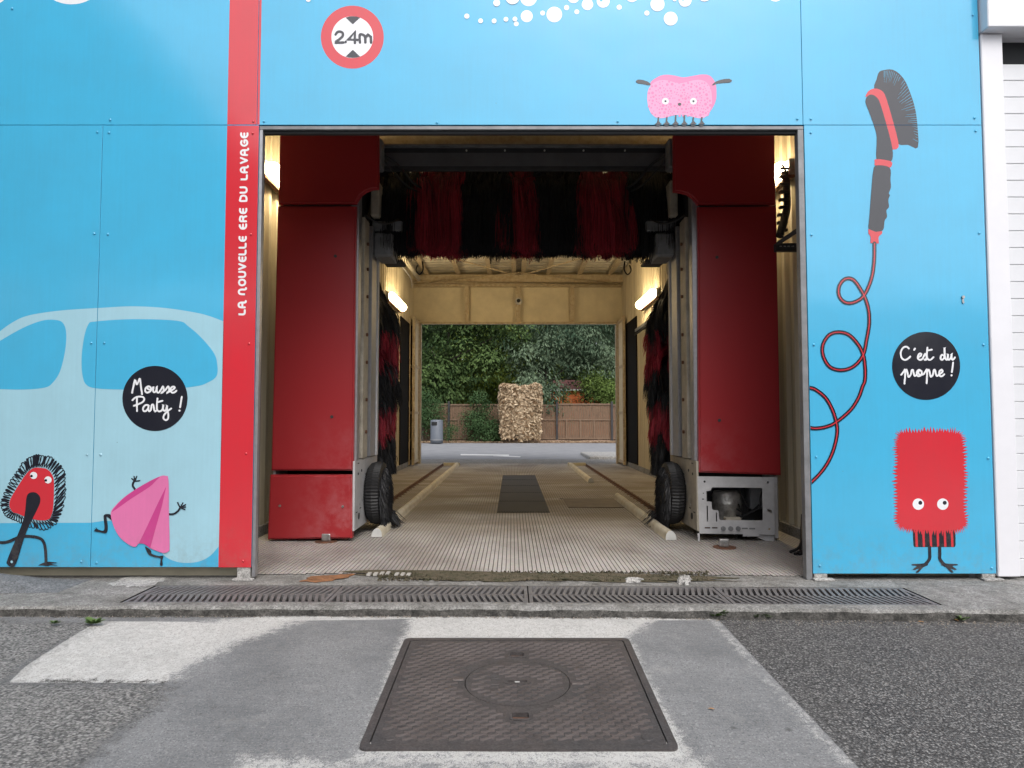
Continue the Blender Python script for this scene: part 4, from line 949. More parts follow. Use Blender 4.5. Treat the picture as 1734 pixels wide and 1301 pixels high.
for sd in (-1, 1):
    def mx(x): return GX + sd*(x)              # x measured outward from gantry centre
    # outlines of the covers, in X,Z
    if sd < 0:
        up = [ap(474, 222), ap(641, 222), ap(641, 319)] + [ap(*c) for c in ((630, 320), (619, 324), (610, 331), (605, 340), (603, 345))] + [ap(471, 345)]
        up[0] = (up[0][0], 3.95); up[1] = (up[1][0], 3.95)
        mid = [ap(470, 349), ap(603, 349), ap(597.5, 797), ap(459, 797)]
        lowc = [ap(459, 804), ap(597, 804), ap(597, 911), ap(455, 913)]
    else:
        up = [ap(1312, 222), ap(1141, 222), ap(1141, 324)] + [ap(*c) for c in ((1152, 325), (1164, 328), (1173, 334), (1179, 341), (1182, 346))] + [ap(1314, 346)]
        up[0] = (up[0][0], 3.95); up[1] = (up[1][0], 3.95)
        mid = [ap(1182, 350), ap(1315, 349), ap(1323, 805), ap(1184, 800)]
    def coverobj(pts, label=None, y0=GY, th=.05, m='cover'):
        bm = B(); prism(bm, pts, y0, y0+th)
        ed = [e for e in bm.edges if all(abs(v.co.y-y0) < 1e-5 for v in e.verts) and len(e.link_faces) == 2 and any(abs(f.normal.y) < .5 for f in e.link_faces)]
        bm.normal_update(); ed = [e for e in bm.edges if all(abs(v.co.y-y0) < 1e-5 for v in e.verts) and any(abs(f.normal.y) < .5 for f in e.link_faces)]
        try: bmesh.ops.bevel(bm, geom=ed, offset=.014, segments=3, affect='EDGES')
        except Exception: pass
        return obj('red_cover', bm, m, gan)
    coverobj(up); mc = coverobj(mid)
    if sd < 0:
        lc = coverobj(lowc, y0=GY-.03, th=.08)
        for (px, py) in ((568, 434), (562, 706)):
            x, z = ap(px, py); obj('bolt', tube(B(), [(x, GY+.002, z), (x, GY-.008, z)], .014, 10), 'gdark', mc)
        for (px, py) in ((476, 856), (582, 857)):
            x, z = ap(px, py); obj('bolt', tube(B(), [(x, GY-.028, z), (x, GY-.042, z)], .010, 10), 'chrome', lc)
    else:
        for (px, py) in ((1214, 436), (1218, 712)):
            x, z = ap(px, py); obj('bolt', tube(B(), [(x, GY+.002, z), (x, GY-.008, z)], .014, 10), 'gdark', mc)
    xi = 1.51; xo = 2.24                                  # inner / outer faces of the column
    def bx(a, b, y0, y1, z0, z1, m, name, bev=.003, par=gan):
        bm = B(); box(bm, min(mx(a), mx(b)), max(mx(a), mx(b)), y0, y1, z0, z1, bev); return obj(name, bm, m, par)
    # column body behind the covers and inner profiles
    bx(xi+.07, xo-.03, GY+.052, GY+.95, .72, 3.90, 'gdark', 'column_body')
    bx(xi-.012, xi+.06, GY+.051, GY+.16, .70, 3.16, 'alu', 'edge_profile')
    bx(xi+.03, xi+.06, GY+.162, GY+.25, .70, 3.16, 'gdark', 'slot_strip')
    pf = bx(xi-.02, xi+.06, GY+.252, GY+.46, .71, 2.95, 'gbeige', 'guide_profile')
    bx(xi+.02, xi+.06, GY+.462, GY+.56, .71, 3.0, 'gdark', 'slot_strip')
    bx(xi-.03, xi+.06, GY+.562, GY+.80, .71, 2.95, 'alu', 'guide_profile')
    bx(xi-.045, xi+.06, GY+.802, GY+.86, .71, 2.95, 'gwhite', 'guide_profile')
    for z in (2.72, 2.48, 2.22, 1.86, 1.6, 1.25, .95):
        bm = B(); tube(bm, [(mx(xi-.022), GY+.36, z), (mx(xi-.038), GY+.36, z)], .016, 8); obj('bolt', bm, 'rust', pf)
    # foot cabinet
    ci = 1.50
    ca = bx(ci, ci+.02, GY+.0, GY+1.0, .09, .70, 'gwhite' if sd < 0 else 'gbeige', 'cabinet_side', .003)
    for yy, zz, r_ in ((.12, .58, .012), (.26, .60, .012), (.2, .30, .010), (.3, .33, .010), (.16, .2, .03), (.36, .47, .010), (.44, .55, .012)):
        bm = B(); tube(bm, [(mx(ci-.001), GY+yy, zz), (mx(ci-.006), GY+yy, zz)], r_, 10); obj('hole', bm, 'gdark' if r_ > .011 else 'chrome', ca)
    for yy, zz in ((.05, .24), (.2, .26), (.1, .67)):
        bm = B(); box(bm, min(mx(ci-.001), mx(ci-.005)), max(mx(ci-.001), mx(ci-.005)), GY+yy, GY+yy+.05, zz, zz+.008); obj('slot', bm, 'gdark', ca)
    bx(ci+.022, xo, GY+.06, GY+.95, .69, .72, 'ggrey', 'cabinet_top')
    bx(ci+.05, xo-.02, GY+.4, GY+.95, .12, .69, 'gdark', 'cabinet_inner')
    bx(xo-.02, xo+.0, GY+.06, GY+.95, .12, .69, 'gwhite', 'cabinet_side')
    # wheels under the machine
    bm = B(); tube(bm, [(mx(1.9), GY+.18, .075), (mx(1.98), GY+.18, .075)], .075, 18); tube(bm, [(mx(1.9), GY+.8, .075), (mx(1.98), GY+.8, .075)], .075, 18); obj('wheel', bm, 'gdark', gan, smooth=False)
    bx(1.60, 1.80, GY+.12, GY+.30, .06, .13, 'rust', 'axle_block')
    px, py = (551, 906) if sd < 0 else (1228, 916)
    q = gnd(px, py+13, 0); bm = B()
    box(bm, q.x-.04, q.x+.04, q.y+.01, q.y+.05, .008, .075, .01, seg=2); box(bm, q.x-.012, q.x+.015, q.y-.002, q.y+.01, .015, .05); w1 = obj('rail_scraper', bm, 'chrome', gan)
    bm = B(); tube(bm, [(q.x, q.y+.02, .0045), (q.x, q.y+.02, .010)], .095, 18); obj('rust_ring', bm, 'rust', w1)
    # brush carriage: arms at the top that hold the roller
    bx(1.20, 1.50, GY+.62, GY+1.0, 2.92, 3.02, 'ggrey', 'carriage_arm', .01)
    bx(1.29, 1.48, GY+.60, GY+.95, 2.66, 2.90, 'ggrey', 'bearing_housing', .02)
    bx(1.42, 1.50, GY+.55, GY+1.0, 3.05, 3.40, 'gbeige', 'carriage_plate', .01)
    bm = B(); tube(bm, [(mx(1.32), GY+.7, 3.05), (mx(1.32), GY+.9, 3.05)], .12, 16); obj('drive_motor', bm, 'gdark', gan)
    bx(1.24, 1.45, GY+.9, GY+1.15, 2.67, 2.70, 'gdark', 'carriage_arm', .01)
    obj('hose', tube(B(), crs([(mx(1.1), GY+1.0, 2.66), (mx(1.11), GY+.98, 2.60), (mx(1.075), GY+.98, 2.56), (mx(1.04), GY+.98, 2.61), (mx(1.05), GY+1.0, 2.70)], 6), .008, 6), 'rubber', gan)
    obj('hose', tube(B(), crs([(mx(1.44), GY+.3, 3.62), (mx(1.25), GY+.5, 3.55), (mx(1.1), GY+.6, 3.40), (mx(1.0), GY+.8, 3.38)], 6), .012, 6), 'rubber', gan)
    obj('hose', tube(B(), crs([(mx(1.44), GY+.3, 3.66), (mx(1.3), GY+.5, 3.50), (mx(1.15), GY+.6, 3.36), (mx(1.0), GY+.8, 3.34)], 6), .009, 6), 'rubber', gan)
    bx(1.32, 1.44, GY+.15, GY+.3, 3.38, 3.66, 'ggrey', 'junction_box', .015)
    obj('cable_basket', tube(B(), crs([(mx(1.5), GY+.3, 2.98), (mx(1.4), GY+.35, 2.93), (mx(1.3), GY+.4, 2.93), (mx(1.22), GY+.5, 3.0)], 5), .01, 6), 'rubber', gan)
    for k in range(6):
        x_ = 1.2+.02*k; obj('loose_bristle', tube(B(), [(mx(x_), GY+.8, 3.0), (mx(x_+.02), GY+.75, 2.85), (mx(x_-.03), GY+.76, 2.62)], .004, 4), 'rubber', gan)
    # side brush (vertical): bands of hanging bristles
    sc = (mx(1.72), 2.98)
    bx(1.68, 1.76, 2.94, 3.02, .5, 3.0, 'gdark', 'brush_core')
    sb = bx(1.55, 1.7, 2.6, 2.75, 2.62, 3.0, 'gbeige', 'brush_bearing', .02)
    edges = [2.64, 2.00, 1.62, 1.24, .87, .52]
    for bi in range(5):
        z1_, z0_ = edges[bi], edges[bi+1]; n = 5200 if bi else 6000
        zr = rng.uniform(z0_+.10, z1_+.12, n) if bi else rng.uniform(2.16, 2.66, n)
        ph = rng.uniform(0, 2*PI, n); nt_ = n//40; ti = rng.integers(0, nt_, n); tp = rng.uniform(0, 2*PI, nt_); tz = (rng.uniform(z0_+.10, z1_+.12, nt_) if bi else rng.uniform(2.2, 2.66, nt_)); ph = tp[ti]+rng.normal(0, .05, n); zr = tz[ti]+rng.normal(0, .022, n); tt = rng.uniform(0, 1, nt_)[ti]; rad = .29 + rng.normal(0, .012, n)+rng.normal(0, .02, nt_)[ti]
        rad = rad*np.clip((2.78-zr)/.45, .35, 1) if bi == 0 else rad*(1-.14*(bi > 2))
        ln = rng.uniform(.16, .30, n) if bi else rng.uniform(.22, .42, n); tw = rng.normal(.15, .2, nt_)[ti]+rng.normal(0, .03, n)
        def df(t, zr=zr, ph=ph, rad=rad, ln=ln, tw=tw):
            rr_ = .04+rad*(1-(1-t)**2.2); a = ph+tw*t
            return np.stack([sc[0]+rr_*np.cos(a), sc[1]+rr_*np.sin(a), np.maximum(.45, zr-ln*t**1.8)], 1)
        strands('side_brush_band', gan, None, df, n, 4, 'brr' if bi in (1, 3) else 'brk', .011, tt)
    # wheel washer: pleated disc with bristles, facing the lane
    cxw, cyw, czw = 1.30, GY+.60, .36; RW = .32
    bm = B(); nn_ = 120; rings = []
    prof_ = [(1.50, .10), (1.50, .24), (1.47, .28), (1.42, .295), (1.36, .285), (1.34, .23), (1.32, .12), (1.32, .01)]
    for i in range(nn_):
        a = 2*PI*i/nn_; k = 1+.018*(1 if i % 2 else -1)
        rings.append([bm.verts.new((mx(px_), cyw+math.cos(a)*rr_*(k if .2 < rr_ < .33 else 1), czw+math.sin(a)*rr_*(k if .2 < rr_ < .33 else 1))) for px_, rr_ in prof_])
    for i in range(nn_):
        a, b = rings[i], rings[(i+1) % nn_]
        for j in range(len(prof_)-1): bm.faces.new((a[j], b[j], b[j+1], a[j+1]))
    ww = obj('wheel_washer', bm, 'rubber', gan)
    n = 5000; ph = rng.uniform(0, 2*PI, n); r0 = rng.uniform(.02, .24, n); ln = rng.uniform(.02, .06, n)
    def dw(t):
        r_ = r0+.05*t; dz = -.10*t*t
        return np.stack([GX+sd*(1.36-ln*t), cyw+np.cos(ph)*r_, np.maximum(.02, czw+np.sin(ph)*r_+dz)], 1)
    strands('washer_bristles', ww, None, dw, n, 3, 'brk', .012)
    n = 420; y_ = rng.uniform(GY+.66, GY+1.0, n); x_ = rng.uniform(1.30, 1.44, n); l_ = rng.uniform(.03, .12, n)
    def dt(t): return np.stack([GX+sd*(x_-l_*t), y_+.04*np.sin(x_*40), np.maximum(.012, .11-.10*t+.03*np.sin(y_*50))], 1)
    strands('floor_bristles', ww, None, dt, n, 3, 'brk', .012)
# right foot cabinet, cover missing: plate with cut-outs, motor, box and wires inside
def rr_rect(x0, z0, x1, z1): return [(x0, z0), (x1, z0), (x1, z1), (x0, z1)]
zc = Zf(1090, 770, 5.78)
outer = [ap(*c) for c in zc([(525, 212), (1275, 222), (1283, 785), (1130, 783), (1130, 800), (970, 800), (970, 778), (545, 772)])]
hole = [ap(*c) for c in zc([(672, 320), (1150, 325), (1158, 332), (1165, 635), (1158, 645), (750, 640), (738, 630), (732, 555), (722, 545), (685, 543), (668, 530), (665, 470), (655, 460), (615, 458), (612, 358), (655, 352), (662, 330)])]
hs_ = [hole]
for (x, z, r_) in ((595, 264, 11), (1213, 272, 11), (583, 378, 6), (1228, 727, 11)):
    c = zc([(x, z)])[0]; a = ap(*c); hs_.append([(a[0]+r_/5.78/192*math.cos(-2*PI*i/10), a[1]+r_/5.78/192*math.sin(-2*PI*i/10)) for i in range(10)])
for (x0, z0, x1, z1) in ((617, 500, 627, 655), (706, 565, 716, 655), (596, 710, 650, 723), (668, 710, 722, 723), (570, 430, 590, 441)):
    a, b = ap(*zc([(x0, z1)])[0]), ap(*zc([(x1, z0)])[0]); hs_.append(rr_rect(a[0], a[1], b[0], b[1]))
bm = B(); plate_hole(bm, outer, hs_, (GY-.004, GY-.001)); fp = obj('cabinet_front', bm, 'gwhite', gan)
for (x, z) in ((775, 722), (848, 722), (920, 722)):
    a = ap(*zc([(x, z)])[0]); obj('knob', tube(B(), [(a[0], GY-.004, a[1]), (a[0], GY-.022, a[1])], .020, 14), 'ggrey', fp)
for (x, z) in ((988, 722), (1060, 724)):
    a = ap(*zc([(x, z)])[0]); obj('slot', box(B(), a[0]-.025, a[0]+.025, GY-.0065, GY-.0045, a[1]-.006, a[1]+.006), 'ggrey', fp)
a = ap(*zc([(1222, 546)])[0]); obj('latch', tube(B(), [(a[0]-.015, GY-.012, a[1]+.006), (a[0]+.018, GY-.012, a[1]-.006)], .009, 10), 'chrome', fp)
a0 = ap(*zc([(1278, 220)])[0]); a1 = ap(*zc([(1338, 830)])[0])
obj('cabinet_flank', box(B(), a0[0], a1[0], GY+.03, GY+.06, a1[1], a0[1], .008), 'gwhite', gan)
a0 = ap(*zc([(1272, 780)])[0]); bm = B(); prism(bm, [ap(*c) for c in zc([(1130, 790), (1285, 786), (1290, 868), (1255, 870), (1120, 815)])], GY+.02, GY+.03); obj('cabinet_bracket', bm, 'gwhite', gan)
bm = B(); prism(bm, [ap(*c) for c in zc([(525, 770), (548, 772), (550, 878), (535, 872)])], GY-.003, GY+.01); obj('cabinet_bracket', bm, 'gwhite', gan)
mc_ = ap(*zc([(800, 500)])[0], GY+.25)
bm = B(); pr_ = [(.0, -.17), (.11, -.17), (.13, -.12), (.15, -.11), (.15, .02), (.155, .03), (.15, .04), (.148, .10), (.13, .14), (.0, .145)]
rg = [[bm.verts.new((mc_[0]+.01+r_*.88*math.cos(2*PI*i/28), GY+.24+r_*.88*math.sin(2*PI*i/28), mc_[1]+z_*.95)) for r_, z_ in pr_] for i in range(28)]
for i in range(28):
    for j in range(len(pr_)-1): bm.faces.new((rg[i][j], rg[(i+1) % 28][j], rg[(i+1) % 28][j+1], rg[i][j+1])).smooth = True
obj('pump_motor', bm, 'motor', gan)
bm = B(); a0 = ap(*zc([(1020, 400)])[0], GY+.3); box(bm, a0[0], a0[0]+.18, GY+.24, GY+.38, a0[1]-.12, a0[1]+.09, .01); obj('terminal_box', bm, 'ggrey', gan)
bm = B(); a0 = ap(*zc([(790, 625)])[0], GY+.1); box(bm, a0[0], a0[0]+.14, GY+.06, GY+.2, a0[1]-.03, a0[1]+.012, .005); obj('motor_foot', bm, 'gbeige', gan)
bm = B(); box(bm, ap(1200, 880)[0], ap(1300, 880)[0], GY+.02, GY+.36, ap(1200, 886)[1]-.03, ap(1200, 886)[1]-.025); obj('cabinet_floor', bm, 'gwhite', gan)
for l in ([(930, 340), (980, 430), (1025, 510), (1040, 560)], [(905, 530), (960, 560), (1040, 575), (1120, 520), (1150, 500)], [(900, 590), (970, 600), (1060, 570), (1140, 530)], [(1150, 350), (1140, 430), (1145, 520), (1060, 575)], [(920, 480), (960, 570), (950, 605), (890, 600)]):
    pts = [Vector((*ap(*c, GY+.12), 0)) for c in zc(l)]; pts = [(v.x, GY+.10+.02*i, v.y) for i, v in enumerate(pts)]
    obj('wire', tube(B(), crs(pts, 5), .007, 6), 'rubber', gan)
# top cross member and roller
bm = B(); box(bm, GX-1.44, GX+1.44, GY+.55, GY+.60, 3.50, 3.72, .004); cm = obj('cross_member', bm, 'gdark', gan)
M['gpanel'] = mat('machine_dark_grey', (.10, .10, .11), .5, var=.2)
bm = B(); box(bm, GX-1.44, GX+1.44, GY+.545, GY+.549, 3.54, 3.67); obj('cross_panel', bm, 'gpanel', cm)
bm = B(); box(bm, GX-1.42, GX+1.42, GY+.50, GY+.56, 3.721, 3.74); obj('cross_flange', bm, 'ggrey', cm)
for px in (790, 855, 922, 988, 1058):
    x = at(px, 238, GY+.54).x; obj('bolt', tube(B(), [(x, GY+.543, 3.69), (x, GY+.53, 3.69)], .009, 8), 'pipeend', cm)
RA = GY+.98; RZc = 3.36
obj('roller_shaft', tube(B(), [(GX-1.42, RA, RZc), (GX+1.42, RA, RZc)], .06, 14), 'gdark', gan)
be = [640, 700, 785, 858, 905, 990, 1060, 1152]
for bi in range(7):
    x0, x1 = at(be[bi], 400, RA-.3).x, at(be[bi+1], 400, RA-.3).x; n = int(9000*(x1-x0)/.45)
    nt_ = max(12, n//38); ti = rng.integers(0, nt_, n)                      # strands hang in tufts
    tx = rng.uniform(x0-.005, x1+.005, nt_); tp = rng.uniform(-PI, PI, nt_); tf = rng.normal(0, .05, nt_); tc_ = rng.normal(0, .03, nt_); tt = rng.uniform(0, 1, nt_); ta = np.clip(rng.normal(1, .13, nt_), .7, 1.25)
    xr = tx[ti]+rng.normal(0, .016, n); ph = tp[ti]+rng.normal(0, .10, n); ln = rng.uniform(.54, .64, n)+(ta[ti]-1)*.04
    fl = tf[ti]+rng.normal(0, .022, n)+.06*np.sin(xr*7.0+1); cl = tc_[ti]+rng.normal(0, .012, n); am_ = ta[ti]*rng.normal(1, .06, n)
    ln = ln*(1-.2*np.clip(np.cos(ph), 0, 1))
    def dr(t, xr=xr, ph=ph, ln=ln, fl=fl, am_=am_, cl=cl):
        o = (1-(1-t)**2.4)
        yy = RA + (.06+.27*o)*np.cos(ph) + cl*t
        zz = RZc + (.06*(1-t)+.33*np.sin(t*PI)*am_)*np.sin(ph) - ln*t**2
        return np.stack([xr+fl*np.sin(t*PI/2)+.012*np.sin(t*6+xr*50), yy, zz], 1)
    strands('roller_band', gan, None, dr, n, 5, 'brr' if bi % 2 else 'brk', .011, tt[ti])
for cx_ in (910, 655):     # loose tufts on top of the roller
    x0 = at(cx_, 285, RA).x; n = 60; a = rng.uniform(0, 2*PI, n); l_ = rng.uniform(.1, .26, n)
    def dtf(t): return np.stack([x0+np.cos(a)*l_*t, np.full(n, RA-.25)-.1*t, 3.50+np.abs(np.sin(a))*l_*t*.75-.10*t*t], 1)
    strands('loose_tuft', gan, None, dtf, n, 4, 'brk', .009)

# machinery by the right wall, seen past the column
t = thing('cable_carrier', (2.44, 1.5, 0), 'black cable carrier and bracket hanging beside the right bay wall by the lamp', 'cable carrier')
bm = B(); w0 = lambda px, py, Y=1.0: at(px, py, Y)
box(bm, 2.36, 2.44, 1.6, 1.72, 2.85, 3.42, .02); tube(bm, crs([w0(1322, 280, 1.5), w0(1330, 300, 1.5), w0(1333, 345, 1.5), w0(1328, 372, 1.45), w0(1320, 400, 1.4)], 5), .035, 8); obj('carrier_body', bm, 'rubber', t)
for i in range(9):
    q = w0(1330+(i > 5)*-3, 285+i*13, 1.46); bm = B(); box(bm, q.x-.045, q.x+.04, q.y, q.y+.05, q.z-.012, q.z+.012, .003); obj('carrier_link', bm, 'gdark', t)
bm = B(); tube(bm, [w0(1318, 412, 1.2), w0(1358, 385, .6)], .018, 6); obj('strut', bm, 'gdark', t)
q0, q1 = w0(1314, 408, 1.3), w0(1352, 425, 1.3); bm = B(); box(bm, q0.x, WR-.06, 1.3, 1.36, q1.z, q1.z+.07, .004); obj('slotted_bar', bm, 'gdark', t)
for k in range(4):
    obj('slot', box(B(), q0.x+.03+k*.035, q0.x+.05+k*.035, 1.296, 1.2995, q1.z+.036, q1.z+.044), 'blockwhite', t)
bm = B(); box(bm, WR-.12, WR-.04, 1.1, 1.25, 0.02, 3.3, .006); obj('conduit_post', bm, 'gdark', t)
bm = B()
for i in range(16): tube(bm, crs([(2.42+rr.uniform(-.06, .1), 1.0+rr.uniform(-.1, .2), .15+rr.uniform(0, .12)), (2.4+rr.uniform(-.1, .1), .9, .06), (2.3+rr.uniform(-.1, .2), .8+rr.uniform(-.1, .1), .015)], 4), .012, 5)
obj('cable_pile', bm, 'rubber', t)

# ================================================================= FLOOR ITEMS
def runner(name, x, y0, y1, label):
    t = thing(name, (x, (y0+y1)/2, 0), label, 'guide rail', 'wheel guide tubes on the bay floor')
    bm = B(); n = 14; k = 24; rings = []
    for i in range(k+1):
        y = lerp(y0, y1, i/k); cut = -.05 if i == 0 else 0
        rg = []
        for j in range(n):
            a = PI*j/(n-1); xx = x+.044*math.cos(a)*(1); zz = .012+.070*max(0,math.sin(a))**.8
            rg.append(bm.verts.new((xx+.004*math.sin(i*1.3), y-(zz*.25 if i == 0 else 0)*-1, zz)))
        rg.append(bm.verts.new((x-.049, y, .006))); rg.insert(0, bm.verts.new((x+.049, y, .006))); rings.append(rg)
    for a, b in zip(rings, rings[1:]):
        for j in range(len(a)-1): bm.faces.new((a[j], b[j], b[j+1], a[j+1])).smooth = True
    bmesh.ops.recalc_face_normals(bm, faces=bm.faces)
    obj('tube', bm, 'pipe', t)
    bm = B(); bm.faces.new([bm.verts.new(v.co - Vector((0, .001, 0))) for v in [bm.verts.new(c) for c in [(x+.047*math.cos(PI*j/12), y0+.02*math.sin(PI*j/12)+.0-.004, 0.008+.076*max(0,math.sin(PI*j/12))**.8) for j in range(13)]]])
    obj('end_cap', bm, 'pipeend', t)
q = gnd(641, 912, 0)
runner('wheel_guide', -1.22, gnd(641, 911).y, 10.7, 'long cream tube guide running along the left half of the bay floor')
runner('wheel_guide', 1.42-.02, gnd(1130, 916).y, 4.55, 'short thick cream tube guide beside the exposed foot cabinet')
runner('wheel_guide', 1.30, 6.75, 10.7, 'thin cream tube guide at the far right of the bay floor')
t = thing('steel_gutter', (1.43, 10.9, 0), 'dark end channel joining the far right tube guide and floor rail', 'channel')
obj('gutter', box(B(), 1.24, 1.64, 10.72, 10.8, .005, .07, .004), 'pipe', t)
t = thing('steel_gutter', (-1.35, 10.9, 0), 'dark end channel joining the far left tube guide and floor rail', 'channel')
obj('gutter', box(B(), -1.52, -1.16, 10.72, 10.8, .005, .07, .004), 'pipe', t)
for x, lb in ((-1.56, 'rusty running rail let into the floor at the left of the bay'), (1.66, 'rusty running rail let into the floor at the right of the bay')):
    t = thing('floor_rail', (x, 6, 0), lb, 'rail', 'rusty gantry rails on the bay floor')
    bm = B(); box(bm, x-.03, x+.03, 2.5, 11.0, .005, .012); box(bm, x-.012, x+.012, 2.5, 11.0, .012, .035, .003); obj('rail_head', bm, 'rust', t)
    cl_ = obj('rail_clip', box(B(), x-.055, x+.06, 2.55, 2.59, .0045, .0095), 'rust', t)
    for i in range(1, 34): dup(cl_, (rr.uniform(-.005, .005), i*.245, 0), t)
# sump covers
M['sump'] = mat('wet_dark_steel', (.035, .03, .026), .55, .2, col2=(.018, .015, .013), vs=2.5, bump=.3, bs=50, bdist=.003)
t = thing('sump_cover', (.13, 5.7, 0), 'long dark steel cover plates down the middle of the bay floor', 'drain cover')
for i in range(5):
    y0 = 3.22+i*1.0; bm = B(); box(bm, -.17, .43, y0, y0+.985, .0045, .012, .003); obj('cover_plate', bm, 'sump', t)
    bm = B(); 
    for k in range(19): box(bm, -.15+k*.03, -.142+k*.03, y0+.04, y0+.94, .012, .015)
    obj('ribs', bm, 'sump', t)
t = thing('access_hatch', (1.0, 4.0, 0), 'flat brown rectangular steel hatch on the floor beside the long dark cover', 'hatch')
M['hatch'] = mat('brown_steel', (.15, .115, .085), .6, .2, var=.3, vs=5)
obj('hatch_plate', box(B(), .67, 1.34, 3.62, 4.50, .0045, .014, .004), 'hatch', t)
obj('hatch_gap', box(B(), .63, 1.36, 4.505, 4.55, .0045, .009), 'pit', t)
for (x, y) in ((-1.1, .62), (.17, .32), (.42, .42)): pass
# ================================================================= MANHOLE
nearL, nearR, farL, farR = groad(610, 1271), groad(1154, 1274), groad(684, 1082), groad(1063, 1085)
cx = (nearL.x+nearR.x+farL.x+farR.x)/4; cy = (nearL.y+farL.y+nearR.y+farR.y)/4; HW = (nearR.x-nearL.x+farR.x-farL.x)/4; HL = (farL.y-nearL.y)/2
mh = thing('manhole_cover', (cx, cy, roadz(cy)), 'large square cast iron manhole cover with a round inner lid and wavy tread', 'manhole cover')
mh.rotation_euler = (math.atan(SL), 0, 0)
def oval(cx_, cy_, rx, ry, n=48): return [(cx_+rx*math.cos(2*PI*i/n), cy_+ry*math.sin(2*PI*i/n)) for i in range(n)]
def rrect(x0, y0, x1, y1, r, n=4):
    o = []
    for (cx_, cy_, a0) in ((x1-r, y1-r, 0), (x0+r, y1-r, PI/2), (x0+r, y0+r, PI), (x1-r, y0+r, 1.5*PI)):
        o += [(cx_+r*math.cos(a0+PI/2*i/n), cy_+r*math.sin(a0+PI/2*i/n)) for i in range(n+1)]
    return o
fr = plate_hole(B(), rrect(-HW, -HL, HW, HL, .03), [rrect(-HW+.032, -HL+.032, HW-.032, HL-.032, .02)], (-.02, .009), 'z'); obj('frame', fr, 'cast', mh, local=True)
obj('pit_floor', box(B(), -HW+.02, HW-.02, -HL+.02, HL-.02, -.03, -.016), 'pit', mh, local=True)
LR = .235; lcx, lcy = 0, .02; slots = [(0, .33), (.01, -.30)]
sh = [rrect(a-.034, b-.024, a+.034, b+.024, .008, 2) for a, b in slots]
pl = plate_hole(B(), rrect(-HW+.037, -HL+.037, HW-.037, HL-.037, .018), [oval(lcx, lcy, LR, LR, 64)]+sh, (-.012, .007), 'z')
plo = obj('cover_plate', pl, 'cast', mh, local=True)
ld = plate_hole(B(), oval(lcx, lcy, LR-.004, LR-.004, 64), [rrect(lcx-.045, lcy-.012, lcx+.045, lcy+.012, .008, 2)], (-.012, .007), 'z')
ldo = obj('round_lid', ld, 'cast', mh, local=True)
obj('key_bar', box(B(), lcx-.012, lcx+.010, lcy-.012, lcy+.012, -.01, .0045), 'pipeend', ldo, local=True)
for a, b in slots: obj('lifting_bar', tube(B(), [(a-.034, b-.002, -.003), (a+.034, b-.002, -.003)], .006, 8), 'rust', plo, local=True)
for a, b in slots: obj('slot_rim', plate_hole(B(), rrect(a-.044, b-.036, a+.044, b+.034, .018, 3), [rrect(a-.034, b-.024, a+.034, b+.024, .008, 2)], (.0071, .0105), 'z'), 'cast', plo, local=True)
obj('slot_rim', plate_hole(B(), rrect(lcx-.06, lcy-.024, lcx+.06, lcy+.024, .02, 3), [rrect(lcx-.045, lcy-.012, lcx+.045, lcy+.012, .008, 2)], (.0071, .0105), 'z'), 'cast', ldo, local=True)
for sg in (-1, 1):
    bm = B(); box(bm, sg*(LR+.03)-.026+lcx, sg*(LR+.03)+.026+lcx, lcy-.012-sg*.02, lcy+.012-sg*.02, .0072, .0125, .003); obj('hinge_lug', bm, 'tread', plo, local=True)
for a in (-1, 1):
    for b in (-1, 1):
        bm = B(); tube(bm, [(a*(HW-.10), b*(HL-.085), .007), (a*(HW-.10), b*(HL-.085), .0105)], .022, 14); obj('plug', bm, 'cast', plo, local=True)
def treads(test):
    V = []; Fc = []
    px_, py_ = .058, .0265; ny_ = int(2*HL/py_); nx_ = int(2*HW/px_)+2
    for j in range(-ny_//2, ny_//2+1):
        for i in range(-nx_//2, nx_//2+1):
            X0 = i*px_+(px_*.5 if j % 2 else 0); Y0 = j*py_
            if not test(X0, Y0): continue
            pts = [(-.027, -.007), (-.014, -.008), (.011, .007), (.026, .005)]; w = .0055
            b = len(V)
            for (a, c) in pts:
                for (dy, z) in ((-w, .0068), (-w*.72, .0122), (w*.72, .0122), (w, .0068)): V.append((X0+a, Y0+c+dy, z))
            for k in range(3):
                for m_ in range(3):
                    q = b+k*4+m_; Fc.append((q, q+4, q+5, q+1))
    return V, Fc
def clear(x, y): return all(abs(x-a) > .075 or abs(y-b) > .05 for a, b in slots) and all(math.hypot(x-a*(HW-.10), y-b*(HL-.085)) > .05 for a in (-1, 1) for b in (-1, 1))
for par, test in ((plo, lambda x, y: abs(x) < HW-.075 and abs(y) < HL-.055 and math.hypot(x-lcx, y-lcy) > LR+.038 and clear(x, y)),
                  (ldo, lambda x, y: math.hypot(x-lcx, y-lcy) < LR-.038 and not (abs(x-lcx) < .09 and abs(y-lcy) < .04) and not (abs(x+.10) < .03 and abs(y-lcy) < .09))):
    V, Fc = treads(test); me = bpy.data.meshes.new('tread'); me.from_pydata(V, [], Fc); me.materials.append(M['tread']); o = bpy.data.objects.new('tread', me); COL.objects.link(o); o.parent = par; o['kind'] = 'stuff'
for j, (a, b) in enumerate(((-.10, .07), (-.10, .045), (-.10, -.02), (-.10, -.045))):
    obj('name_block', box(B(), a-.018, a+.018, lcy+b-.012, lcy+b+.012, .0069, .0092, .001), 'cast', ldo, local=True)

